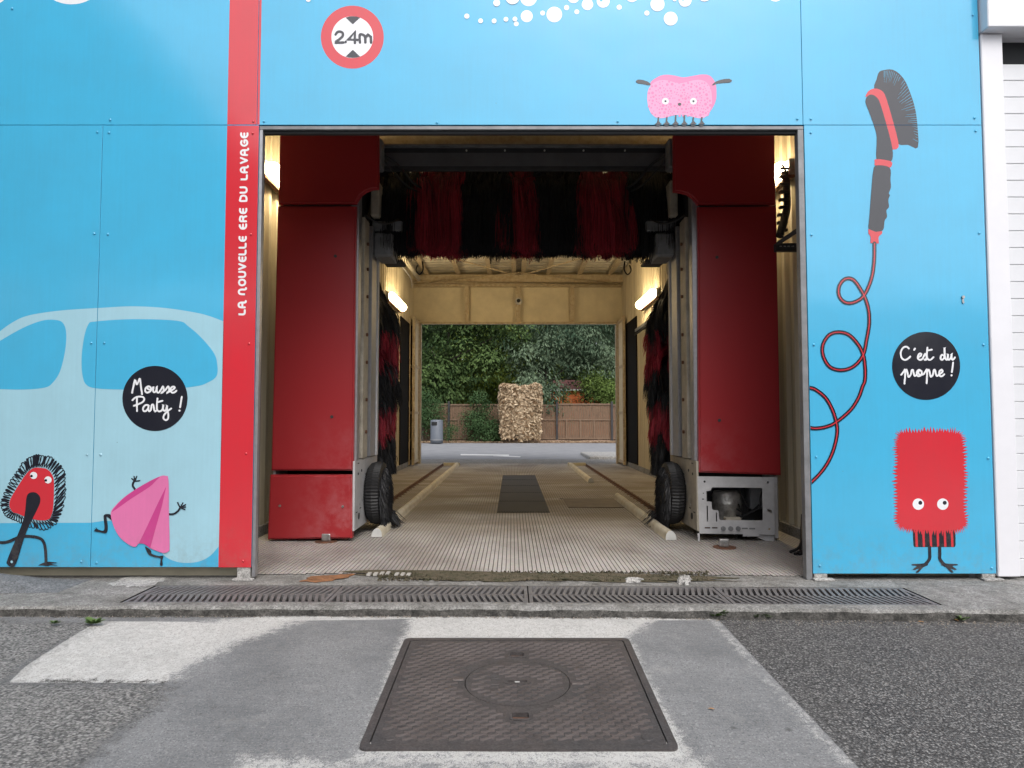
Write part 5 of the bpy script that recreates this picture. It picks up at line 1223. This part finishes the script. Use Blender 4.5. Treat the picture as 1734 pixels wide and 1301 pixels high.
# ================================================================= PAVEMENT DETAILS
# mortar mound at the left
bm = B(); rg = []
for i in range(25):
    for j in range(17):
        u, v = i/24, j/16; x = lerp(-5.2, at(122, 985, -.2).x, u); y = lerp(-.34, .03, v)
        e = max(0, 1-((u-.0)/1.0)**2.5)*math.sin(PI*min(1, v*1.0))**.7; h = .20*e*(1 if u < .6 else max(0, (1-(u-.6)/.4))**.5)
        rg.append(bm.verts.new((x, y - .09*(1-u)*(1-v), h + .004*math.sin(i*2.3+j)*(e > .1) + .001)))
for i in range(24):
    for j in range(16): bm.faces.new((rg[i*17+j], rg[(i+1)*17+j], rg[(i+1)*17+j+1], rg[i*17+j+1])).smooth = True
tag(obj('mortar_mound', bm, 'mortar'), 'low smooth grey mortar mound on the pavement under the left blue panel', 'mortar mound')
def blob(name, pts, mat_, h, label, cat, kind=None, z=0.003, n=3):
    bm = B(); c = Vector((sum(p[0] for p in pts)/len(pts), sum(p[1] for p in pts)/len(pts), 0)); P = crs([(*p, 0) for p in pts], 5, True)
    rings = []
    for s, hh in ((1, 0), (.93, .6), (.7, .95), (.35, 1)):
        rings.append([bm.verts.new((*(c+(q-c)*s*(1+.22*rr.uniform(-1, 1)))[:2], z+h*hh*rr.uniform(.7, 1.1))) for q in P])
    for a, b in zip(rings, rings[1:]):
        for i in range(len(a)): bm.faces.new((a[i], a[(i+1) % len(a)], b[(i+1) % len(a)], b[i]))
    bm.faces.new(rings[-1]); o = obj(name, bm, mat_)
    if kind: o['kind'] = kind
    else: tag(o, label, cat)
    return o
gp = lambda l: [tuple(gnd(*p)[:2]) for p in l]
blob('moss', gp([(610, 972), (650, 968), (760, 969), (880, 972), (960, 973), (1090, 974), (1190, 979), (1200, 985), (1100, 986), (900, 985), (740, 985), (690, 978)]), 'moss', .012, '', '', 'stuff')
blob('moss', gp([(515, 985), (530, 977), (570, 975), (600, 974), (585, 980), (545, 986)]), 'orangestain', .008, '', '', 'stuff')
V = []; Fc = []
for i in range(2600):      # crumbly moss tufts
    t_ = rr.random(); q = gnd(lerp(640, 1200, t_), rr.uniform(970, 986)); s_ = rr.uniform(.004, .012); z_ = .006; b = len(V); a = rr.uniform(0, PI)
    V += [(q.x-s_*math.cos(a), q.y-s_*math.sin(a), z_), (q.x+s_*math.cos(a), q.y+s_*math.sin(a), z_), (q.x+rr.uniform(-s_, s_), q.y+rr.uniform(-s_, s_), z_+rr.uniform(.006, .016))]; Fc.append((b, b+1, b+2))
fastmesh('moss', V, Fc, 'moss', kind='stuff')
M['ftile'] = mat('grey_tile_chip', (.42, .40, .37), .6, var=.2)
for k, (px, py, lb) in enumerate([(625, 975.5, 'first of four loose tile strips at the left of the moss'), (636, 975.5, 'second loose tile strip left of the moss'), (647, 974.5, 'third loose tile strip left of the moss'), (657, 974, 'fourth loose tile strip, touching the moss'),
        (672, 976, 'first of three loose tile strips sunk in the moss, leftmost of them'), (682, 976, 'middle one of three loose tile strips sunk in the moss'), (692, 976.5, 'rightmost loose tile strip, sunk in the moss')]):
    q = gnd(px, py); bm = B(); box(bm, q.x-.013, q.x+.013, q.y-.03, q.y+.03, .004, .020, .002)
    o = obj('tile_strip', bm, 'ftile'); tag(o, lb, 'tile', 'loose tile strips at the bay edge')
blob('cement_crumb', gp([(1056, 984), (1075, 982), (1090, 985), (1070, 989)]), 'blockwhite', .02, 'pale cement crumb beside the moss above the drain grating', 'cement lump')
blob('cement_crumb', gp([(1148, 986), (1158, 981), (1172, 984), (1166, 991), (1152, 991)]), 'blockwhite', .035, 'larger pale cement lump above the third grating section', 'cement lump')
blob('cement_patch', gp([(185, 990), (215, 979), (265, 978), (275, 983), (245, 994), (200, 993)]), 'blockwhite', .003, 'thin pale cement patch on the pavement left of the drain', 'cement patch', z=.0015)
blob('stone', gp([(170, 966), (178, 963), (186, 967), (178, 972)]), 'orangestain', .03, 'small orange brown stone under the left blue panel', 'stone')
# weeds
def weed(px, py, s, n, lb):
    q = gnd(px, py, -.05); V = []; Fc = []
    for i in range(n):
        a = rr.uniform(0, 2*PI); l = s*rr.uniform(.5, 1); up_ = rr.uniform(.2, .9); w = l*.28; d = Vector((math.cos(a), math.sin(a)*.6, 0)); e = Vector((-d.y, d.x, 0))*w
        b = len(V); p0 = Vector((q.x+rr.uniform(-s, s)*.3, q.y+rr.uniform(-.01, .01), q.z)); p1 = p0+d*l*.5+Vector((0, 0, l*up_*.6)); p2 = p0+d*l+Vector((0, 0, l*up_*.7))
        V += [p0, p1+e, p2, p1-e]; Fc.append((b, b+1, b+2, b+3))
    o = fastmesh('weed', V, Fc, 'weed'); tag(o, lb, 'weed')
weed(160, 1056, .06, 60, 'flat green weed in the joint above the pale patch at the left')
weed(92, 1056, .035, 30, 'tiny green weed at the far left below the kerb')
weed(1213, 1044, .075, 26, 'green weed at the kerb where concrete meets asphalt')
weed(1288, 1045, .07, 18, 'bright green weed at the kerb right of the concrete slab')
weed(1630, 1050, .05, 16, 'small green weed at the kerb below the right end of the drain')
weed(356, 1040, .03, 20, 'tiny weed at the kerb left of the grey slab')
# fallen leaves
def leaf(px, py, s, lb, z=-.05):
    q = groad(px, py) if z < 0 else gnd(px, py, z); a = rr.uniform(0, PI); bm = B(); pts = [(-1, 0), (-.4, .45), (.4, .4), (1.1, 0), (.4, -.45), (-.4, -.4)]
    vs = [bm.verts.new((q.x+s*(u*math.cos(a)-v*math.sin(a)), q.y+s*(u*math.sin(a)+v*math.cos(a)), q.z+.006+s*.35*abs(v))) for u, v in pts]; bm.faces.new(vs)
    tag(obj('fallen_leaf', bm, 'deadleaf'), lb, 'leaf')
leaf(1617, 1051, .028, 'orange brown fallen leaf by the weed at the right kerb'); leaf(413, 978, .03, 'curled yellow leaf by the foot of the red stripe', 0)
leaf(1205, 1203, .014, 'tiny dark leaf lying on the grey slab right of the manhole'); leaf(1560, 1055, .016, 'small dry leaf on the asphalt along the kerb'); leaf(1380, 1048, .018, 'pale dry leaf on the asphalt just below the kerb')
V = []; Fc = []
for i in range(900):     # grit along the kerb
    x = rr.uniform(-3.6, 3.9); y = kerby(x)-.02-abs(rr.gauss(0, .05)) if x > 1.1 else kerby(x)-.012-abs(rr.gauss(0, .012)); s_ = rr.uniform(.002, .006); b = len(V); z_ = roadz(y)
    V += [(x-s_, y, z_), (x+s_, y-s_, z_), (x, y+s_, z_), (x, y, z_+s_*1.3)]; Fc += [(b, b+1, b+3), (b+1, b+2, b+3), (b+2, b, b+3)]
M['grit'] = mat('grit', (.22, .19, .16), .9, var=.6, vs=40)
fastmesh('grit', V, Fc, 'grit', kind='stuff')

# ================================================================= WHITE BUILDING AT THE RIGHT
wb = thing('white_building', (4.2, .1, 0), 'white clad building with pale horizontal boards at the right edge', 'building')
zF = at(1660, 57, 0).z
bm = B(); box(bm, XE+.008, 9, -.085, .3, zF, FT+.5, .006); obj('fascia', bm, 'bwhite', wb)
xP0, xP1 = XE+.010, at(1712, 500, 0).x
bm = B(); box(bm, xP0, xP1, -.004, .2, .02, zF-.003, .006); obj('corner_post', bm, 'bwhite', wb)
zt = at(1720, 90, .06).z; pitch = .1185
bm = B(); box(bm, xP1+.002, 9, .11, .3, 0, zF-.002); obj('wall', bm, 'backing', wb)
bm = B(); prof_ = [(.062, 0), (.058, .004), (.058, .113), (.062, .1165), (.07, .1165)]
pv = None
for (yy, zz) in prof_:
    cur = [bm.verts.new((xx, yy, zz)) for xx in (xP1+.002, 9.0)]
    if pv: bm.faces.new((pv[0], pv[1], cur[1], cur[0]))
    pv = cur
bmesh.ops.translate(bm, verts=bm.verts, vec=-org(wb)); sme = bpy.data.meshes.new('siding_board'); bm.to_mesh(sme); bm.free(); sme.materials.append(M['siding'])
k = 0
while .01+k*pitch+.118 < zt+.02:
    o = link('siding_board', sme, wb); o.location = (0, 0, .01+k*pitch); k += 1
obj('upper_strip', box(B(), xP1+.002, 9, .06, .11, at(1720, 66, .06).z, zF-.004), 'bwhite', wb)

# ================================================================= BEYOND THE BAY
FYY = 26.3
def farm(px, py, d=None): return at(px, py, d if d is not None else FYY)
fence = thing('wooden_fence', (0, FYY, 0), 'brown close-boarded wooden fence behind the rear yard', 'fence')
pxs = [-200, -105, -10, 85, 180, 273, 366, 460, 552, 663, 760, 852, 943, 1036, 1130, 1224, 1320]
for i, px in enumerate(pxs):
    x = farm(px, 720).x; bm = B(); box(bm, x-.045, x+.045, FYY-.09, FYY+.02, 0, 1.78, .005); obj('fence_post', bm, 'gdark', fence)
    if i < len(pxs)-1:
        x2 = farm(pxs[i+1], 720).x; bm = B(); xx = x+.06; top_ = 1.66+.03*math.sin(i*2.2)
        while xx < x2-.06:
            w = .1; box(bm, xx, xx+w-.008, FYY+.001*rr.uniform(0, 8), FYY+.02+.004*rr.random(), .06, top_+rr.uniform(-.008, .008)); xx += w
        pn = obj('fence_panel', bm, 'wood', fence)
        bm = B()
        for z in (.1, .93, top_-.06): box(bm, x+.05, x2-.05, FYY-.035, FYY-.001, z, z+.05)
        xx = x+.4
        while xx < x2-.2: box(bm, xx, xx+.05, FYY-.034, FYY-.0012, .151, .929); xx += .62
        obj('fence_rail', bm, 'woodrail', pn)
# litter bin
xb = at(739.5, 740, 23.6).x
t = thing('litter_bin', (xb, 23.6, 0), 'grey cylindrical litter bin in front of the fence', 'litter bin')
bm = B(); n = 28; pr_ = [(.0, .98), (.16, .985), (.235, .97), (.255, .94), (.26, .2), (.27, .17), (.26, .14), (.25, .02), (.0, .02)]
hole_a = (-PI/2-1.0, -PI/2+.05)
rg = [[bm.verts.new((xb+r_*math.cos(2*PI*i/n), 23.6+r_*math.sin(2*PI*i/n), z_-.012)) for r_, z_ in pr_] for i in range(n)]
for i in range(n):
    for j in range(len(pr_)-1): bm.faces.new((rg[i][j], rg[(i+1) % n][j], rg[(i+1) % n][j+1], rg[i][j+1])).smooth = True
obj('bin_body', bm, 'binp', t)
bm = B(); vs = []
for a in np.linspace(-PI/2-.85, -PI/2+.15, 8): vs.append([bm.verts.new((xb+.262*math.cos(a), 23.6+.262*math.sin(a), z_)) for z_ in (.74, .88)])
for a, b in zip(vs, vs[1:]): bm.faces.new((a[0], b[0], b[1], a[1]))
obj('bin_opening', bm, 'pit', t)
bm = B(); tube(bm, [(xb, 23.6, .14), (xb, 23.6, .17)], .272, 28); obj('bin_band', bm, 'ggrey', t)
# orange house
t = thing('orange_house', (4, 38, 0), 'orange rendered house with a dark red roof seen behind the fence', 'house')
a, b = at(948, 680, 36), at(1006, 662, 36)
obj('wall', box(B(), a.x-.6, b.x, 36, 42, 0, b.z), 'orange', t); obj('gutter', box(B(), a.x-.7, b.x+.05, 35.85, 36.0, b.z, b.z+.09), 'gwhite', t)
bm = B(); v = [bm.verts.new(c) for c in ((a.x-.7, 35.9, b.z+.09), (b.x+.1, 35.9, b.z+.09), (b.x+.1, 39, b.z+.8), (a.x-.7, 39, b.z+.8))]; bm.faces.new(v); obj('roof', bm, 'tile', t)
obj('side_wall', box(B(), b.x+.002, b.x+3, 37, 42, 0, b.z-.3), 'orange', t)

def foliage(blobs, n, size, mat_, name, parent, droop=.5, clump=60, shell=.5, pinn=False, seedv=1, csm=1.0):
    """leaf faces gathered in clumps through ellipsoids (cx,cy,cz,rx,ry,rz)"""
    g = np.random.default_rng(seedv); vol = np.array([b[3]*b[4]*b[5] for b in blobs])**(2/3); pr = vol/vol.sum()
    nc = max(8, n//clump); which = g.choice(len(blobs), nc, p=pr); Bq = np.array(blobs)[which]
    d = g.normal(size=(nc, 3)); d /= np.linalg.norm(d, axis=1)[:, None]; r = g.uniform(shell, 1, nc)**.6
    cc = Bq[:, :3]+d*r[:, None]*Bq[:, 3:6]; cs = csm*g.uniform(.16, .42, nc)*min(1.5, .6+size*4); ct = g.uniform(0, 1, nc)
    wi = g.integers(0, nc, n); od = g.normal(size=(n, 3)); od /= np.linalg.norm(od, axis=1)[:, None]; od[:, 2] = np.where(g.random(n) < .6, np.abs(od[:, 2]), od[:, 2])
    off = od*(g.uniform(.55, 1.05, n)*cs[wi]*1.6)[:, None]*np.array([1.15, 1.0, .75]); P = cc[wi]+off
    P[:, 2] -= droop*np.hypot(off[:, 0], off[:, 1])*.45
    nn_ = od*.9+np.array([0, -.15, .45])+g.normal(size=(n, 3))*.38; nn_ /= np.linalg.norm(nn_, axis=1)[:, None]        # leaves face outwards and up
    h = np.stack([od[:, 0], od[:, 1], -.3-droop*np.ones(n)*.8], 1)+g.normal(size=(n, 3))*.5; L = size*g.uniform(.6, 1.3, n)
    u = h-nn_*(h*nn_).sum(1)[:, None]; u /= np.linalg.norm(u, axis=1)[:, None]+1e-9; w = np.cross(u, nn_)
    asp_ = .46 if not pinn else .30
    V = np.stack([P-u*L[:, None]*.5, P+w*L[:, None]*asp_*.5, P+u*L[:, None]*.5, P-w*L[:, None]*asp_*.5], 1).reshape(-1, 3); V[:, 2] = np.maximum(V[:, 2], .01)
    Fq = np.arange(n*4).reshape(n, 4); tn = np.clip(ct[wi]*.85+g.uniform(0, .45, n)-.2, 0, 1).repeat(4)
    o = fastmesh(name, V, Fq, mat_, parent, tone=tn, kind='stuff' if parent is None else None); return o
def limb(bm, p0, p1, r0, r1, bend=.2, n=6):
    p0, p1 = Vector(p0), Vector(p1); q = []; s = Vector((rr.uniform(-1, 1), rr.uniform(-1, 1), 0))*bend
    for i in range(n+1): t_ = i/n; q.append(p0.lerp(p1, t_)+s*math.sin(t_*PI))
    tube(bm, q, [lerp(r0, r1, i/n) for i in range(n+1)], 8)
def tree(x, y, h, tr, blobs, n, size, m, label, cat='tree', droop=.5, shell=.35, sd_=1, clump=60, pinn=False, csm=1.0):
    t = thing(cat.replace(' ', '_'), (x, y, 0), label, cat, None)
    bm = B(); limb(bm, (x, y, -.1), (x+rr.uniform(-.2, .2), y, h*.5), tr, tr*.6, .15)
    for b in blobs: limb(bm, (x, y, h*rr.uniform(.25, .5)), (b[0], b[1], b[2]), tr*.45, .02, .3)
    obj('trunk', bm, 'trunk', t); foliage(blobs, n, size, m, 'crown', t, droop, clump, shell, pinn, sd_, csm); return t
def fx(px, Y): return at(px, 650, Y).x
# left dark tree overhanging the fence
tree(fx(735, 28.5), 28.5, 8, .18, [(fx(730, 27.5), 27.8, 4.2, 1.9, 1.2, 2.4), (fx(790, 28), 28.2, 4.6, 1.7, 1.3, 1.8), (fx(838, 28), 28.0, 4.9, 1.3, 1.2, 1.5), (fx(715, 27), 27.4, 2.6, 1.2, .9, 1.5), (fx(760, 28), 28.4, 6.5, 2.6, 1.6, 1.6)], 24000, .20, 'leafA', 'dense dark green tree overhanging the fence above the litter bin', droop=.8, sd_=2, clump=170, shell=.6, csm=1.2)
# grey-green feathery tree at the right
tree(fx(915, 28.6), 28.8, 8, .16, [(fx(905, 28), 28.2, 4.5, 1.6, 1.2, 1.3), (fx(960, 28), 28.0, 4.7, 1.7, 1.2, 1.4), (fx(1015, 28), 28.2, 4.6, 1.7, 1.2, 1.5), (fx(918, 27.4), 27.3, 2.55, .75, .6, .75), (fx(938, 27.4), 26.9, 1.95, .45, .4, .4), (fx(895, 28), 28.4, 3.5, .7, .6, .7), (fx(960, 29), 29.5, 6.5, 3, 1.6, 1.5)], 34000, .19, 'leafB', 'feathery grey green tree spreading over the fence right of the dry hedge', droop=1.0, sd_=3, pinn=True, clump=210, shell=.6, csm=1.25)
tree(fx(1030, 28), 27.9, 3, .06, [(fx(1018, 28), 28.0, 2.55, .85, .7, .8), (fx(1042, 28), 27.8, 2.2, .8, .6, .8), (fx(1000, 28), 28.2, 2.9, .5, .5, .4)], 9000, .11, 'leafC', 'bright yellow green bush behind the right end of the fence', 'bush', droop=.5, sd_=4)
# trees farther back, individually
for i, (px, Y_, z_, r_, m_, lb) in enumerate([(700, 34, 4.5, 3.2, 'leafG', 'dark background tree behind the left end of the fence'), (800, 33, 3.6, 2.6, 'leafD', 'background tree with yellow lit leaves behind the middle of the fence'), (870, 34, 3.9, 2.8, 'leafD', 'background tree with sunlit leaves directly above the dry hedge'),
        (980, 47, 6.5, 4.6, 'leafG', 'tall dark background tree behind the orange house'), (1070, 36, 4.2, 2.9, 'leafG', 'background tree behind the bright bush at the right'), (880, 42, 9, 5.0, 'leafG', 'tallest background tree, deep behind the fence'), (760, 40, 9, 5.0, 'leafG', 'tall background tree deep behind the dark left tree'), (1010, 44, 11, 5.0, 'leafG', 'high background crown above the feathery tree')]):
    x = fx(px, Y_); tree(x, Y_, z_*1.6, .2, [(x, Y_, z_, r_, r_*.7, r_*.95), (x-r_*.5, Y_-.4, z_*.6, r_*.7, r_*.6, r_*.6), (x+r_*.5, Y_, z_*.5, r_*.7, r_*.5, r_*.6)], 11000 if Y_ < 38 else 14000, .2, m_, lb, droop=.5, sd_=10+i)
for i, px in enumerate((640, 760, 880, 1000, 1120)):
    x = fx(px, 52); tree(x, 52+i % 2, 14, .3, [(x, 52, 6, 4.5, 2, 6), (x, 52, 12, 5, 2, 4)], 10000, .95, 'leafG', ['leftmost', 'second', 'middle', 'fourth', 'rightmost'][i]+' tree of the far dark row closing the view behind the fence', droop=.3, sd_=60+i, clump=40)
# shrubs in front of the fence
t = thing('shrub', (fx(815, 24.6), 25.3, 0), 'green shrub in front of the fence left of the dry hedge', 'shrub')
foliage([(fx(815, 25), 25.4, .55, .75, .5, .55), (fx(835, 25), 25.4, .45, .6, .45, .5), (fx(815, 25), 25.5, 1.35, .45, .4, .5), (fx(800, 25), 25.3, .95, .45, .3, .3), (fx(808, 25), 25.5, 1.9, .22, .2, .35)], 9000, .09, 'leafF', 'foliage', t, .5, 50, .2, False, 30)
bm = B(); limb(bm, (fx(815, 25.4), 25.4, 0), (fx(812, 25), 25.4, 1.7), .03, .01); obj('stem', bm, 'trunk', t)
t = thing('shrub', (fx(718, 25), 25.4, 0), 'ivy covered shrub behind the litter bin at the left door jamb', 'shrub')
foliage([(fx(712, 25), 25.5, .9, .7, .4, .9), (fx(728, 25), 25.6, 1.3, .55, .3, .6), (fx(700, 25), 25.5, 1.6, .9, .4, .8)], 8000, .085, 'leafF', 'foliage', t, .5, 50, .2, False, 31)
bm = B(); limb(bm, (fx(715, 25.4), 25.5, 0), (fx(712, 25), 25.5, 1.6), .04, .01); obj('stem', bm, 'trunk', t)
t = thing('shrub', (fx(758, 25), 25.2, 0), 'thin low weed growing right of the litter bin', 'shrub')
foliage([(fx(758, 25), 25.3, .35, .22, .15, .35), (fx(764, 25), 25.3, .6, .15, .12, .2)], 1100, .07, 'leafF', 'foliage', t, .4, 30, .1, False, 32)
bm = B(); limb(bm, (fx(760, 25.2), 25.3, 0), (fx(758, 25), 25.3, .7), .012, .005); obj('stem', bm, 'trunk', t)
# dry clipped hedge
hx0, hx1 = at(846, 700, 24.4).x, at(917, 700, 24.4).x; hz = at(880, 653, 24.4).z
t = thing('dry_hedge', ((hx0+hx1)/2, 24.9, 0), 'tall clipped hedge with dead beige leaves in front of the fence', 'hedge')
g = np.random.default_rng(9); n = 15000; f = g.integers(0, 5, n); u = g.uniform(0, 1, n); v = g.uniform(0, 1, n); dep = np.abs(g.normal(0, .07, n)); dy = .95
X_ = np.where(f == 1, dep, np.where(f == 2, 1-dep, u)); Z_ = np.where(f == 3, 1-dep*.6, v); Y_ = np.where((f == 0) | (f == 4), dep, g.uniform(0, 1, n))
zz = .12+(hz-.12)*Z_; taper = np.interp(zz, [0, .5, hz*.75, hz], [.80, .93, 1, .98]); bul = .03*np.sin(zz*5)+.02*np.sin(zz*13+Y_*7)+g.normal(0, .03, n)
P = np.stack([(hx0+hx1)/2+((X_-.5)*(hx1-hx0))*taper+bul*(X_-.5)*2, 24.4+Y_*dy+g.normal(0, .03, n), zz+.05*np.sin(X_*9)+.03*np.sin(X_*23)], 1)
keep = ~((np.abs(X_-.42) < .2) & (zz < .42) & (g.random(n) < .8)); P = P[keep]; n = len(P)
ctr = np.stack([np.full(n, (hx0+hx1)/2), np.full(n, 24.9), np.minimum(zz[keep], hz-.35)], 1); nr = P-ctr; nr /= np.linalg.norm(nr, axis=1)[:, None]; nr = nr+np.array([0, -.3, .35])+g.normal(size=(n, 3))*.55; nr /= np.linalg.norm(nr, axis=1)[:, None]
h = np.array([0, 0, -.6])+g.normal(size=(n, 3))*.8; a = h-nr*(h*nr).sum(1)[:, None]; a /= np.linalg.norm(a, axis=1)[:, None]; w = np.cross(a, nr); L = g.uniform(.09, .19, n)[:, None]
V = np.stack([P-a*L*.6, P+w*L*.32, P+a*L*.6, P-w*L*.32], 1).reshape(-1, 3)
fastmesh('dry_leaves', V, np.arange(n*4).reshape(n, 4), 'leafE', t, tone=g.uniform(0, 1, n).repeat(4))
obj('twig_core', box(B(), hx0+.25, hx1-.25, 24.62, 25.2, .1, hz-.22, .08), 'trunk', t)
# leaf litter
n = 5000; g = np.random.default_rng(12); P = np.stack([g.uniform(-9, 9, n), 24.3+np.abs(g.normal(0, .7, n)), np.full(n, .015)], 1); a = g.uniform(0, 2*PI, n); L = g.uniform(.03, .06, n)
V = np.stack([P+np.stack([np.cos(a+k*PI/2)*L*(1 if k % 2 else .5), np.sin(a+k*PI/2)*L*(1 if k % 2 else .5), g.uniform(0, .03, n)], 1) for k in range(4)], 1).reshape(-1, 3)
fastmesh('leaf_litter', V, np.arange(n*4).reshape(n, 4), 'leafE', tone=g.uniform(0, .7, n).repeat(4), kind='stuff')

# ================================================================= ACROSS THE FORECOURT (behind the camera; mirrored in the glossy panels)
t = thing('forecourt_canopy', (-12, -10, 0), 'flat grey forecourt canopy on steel posts across from the wash bay', 'canopy')
M['canopy'] = mat('canopy_grey', (.16, .165, .17), .7, var=.2)
obj('canopy_roof', box(B(), -24, -4.05, -16.4, -1.6, 5.0, 5.35, .02), 'canopy', t)
for x in (-5.2, -14):
    for y in (-15.5, -3.2): obj('canopy_post', box(B(), x-.1, x+.1, y-.1, y+.1, -.6, 5.0, .01), 'canopy', t)
t = thing('workshop', (0, -24, 0), 'long low grey workshop across the forecourt facing the wash bay', 'building')
M['wshop'] = mat('workshop_wall', (.17, .165, .155), .8, var=.3, vs=1)
obj('wall', box(B(), -34, 36, -30, -21, -.7, 4.9), 'wshop', t); obj('roof', box(B(), -34.3, 36.3, -30.3, -20.7, 4.9, 5.12, .02), 'canopy', t)
for i in range(8):
    x = -30+i*8.4; obj('roller_door', box(B(), x, x+4, -21.0+.002, -20.96, -.6, 2.7), 'ggrey', t)
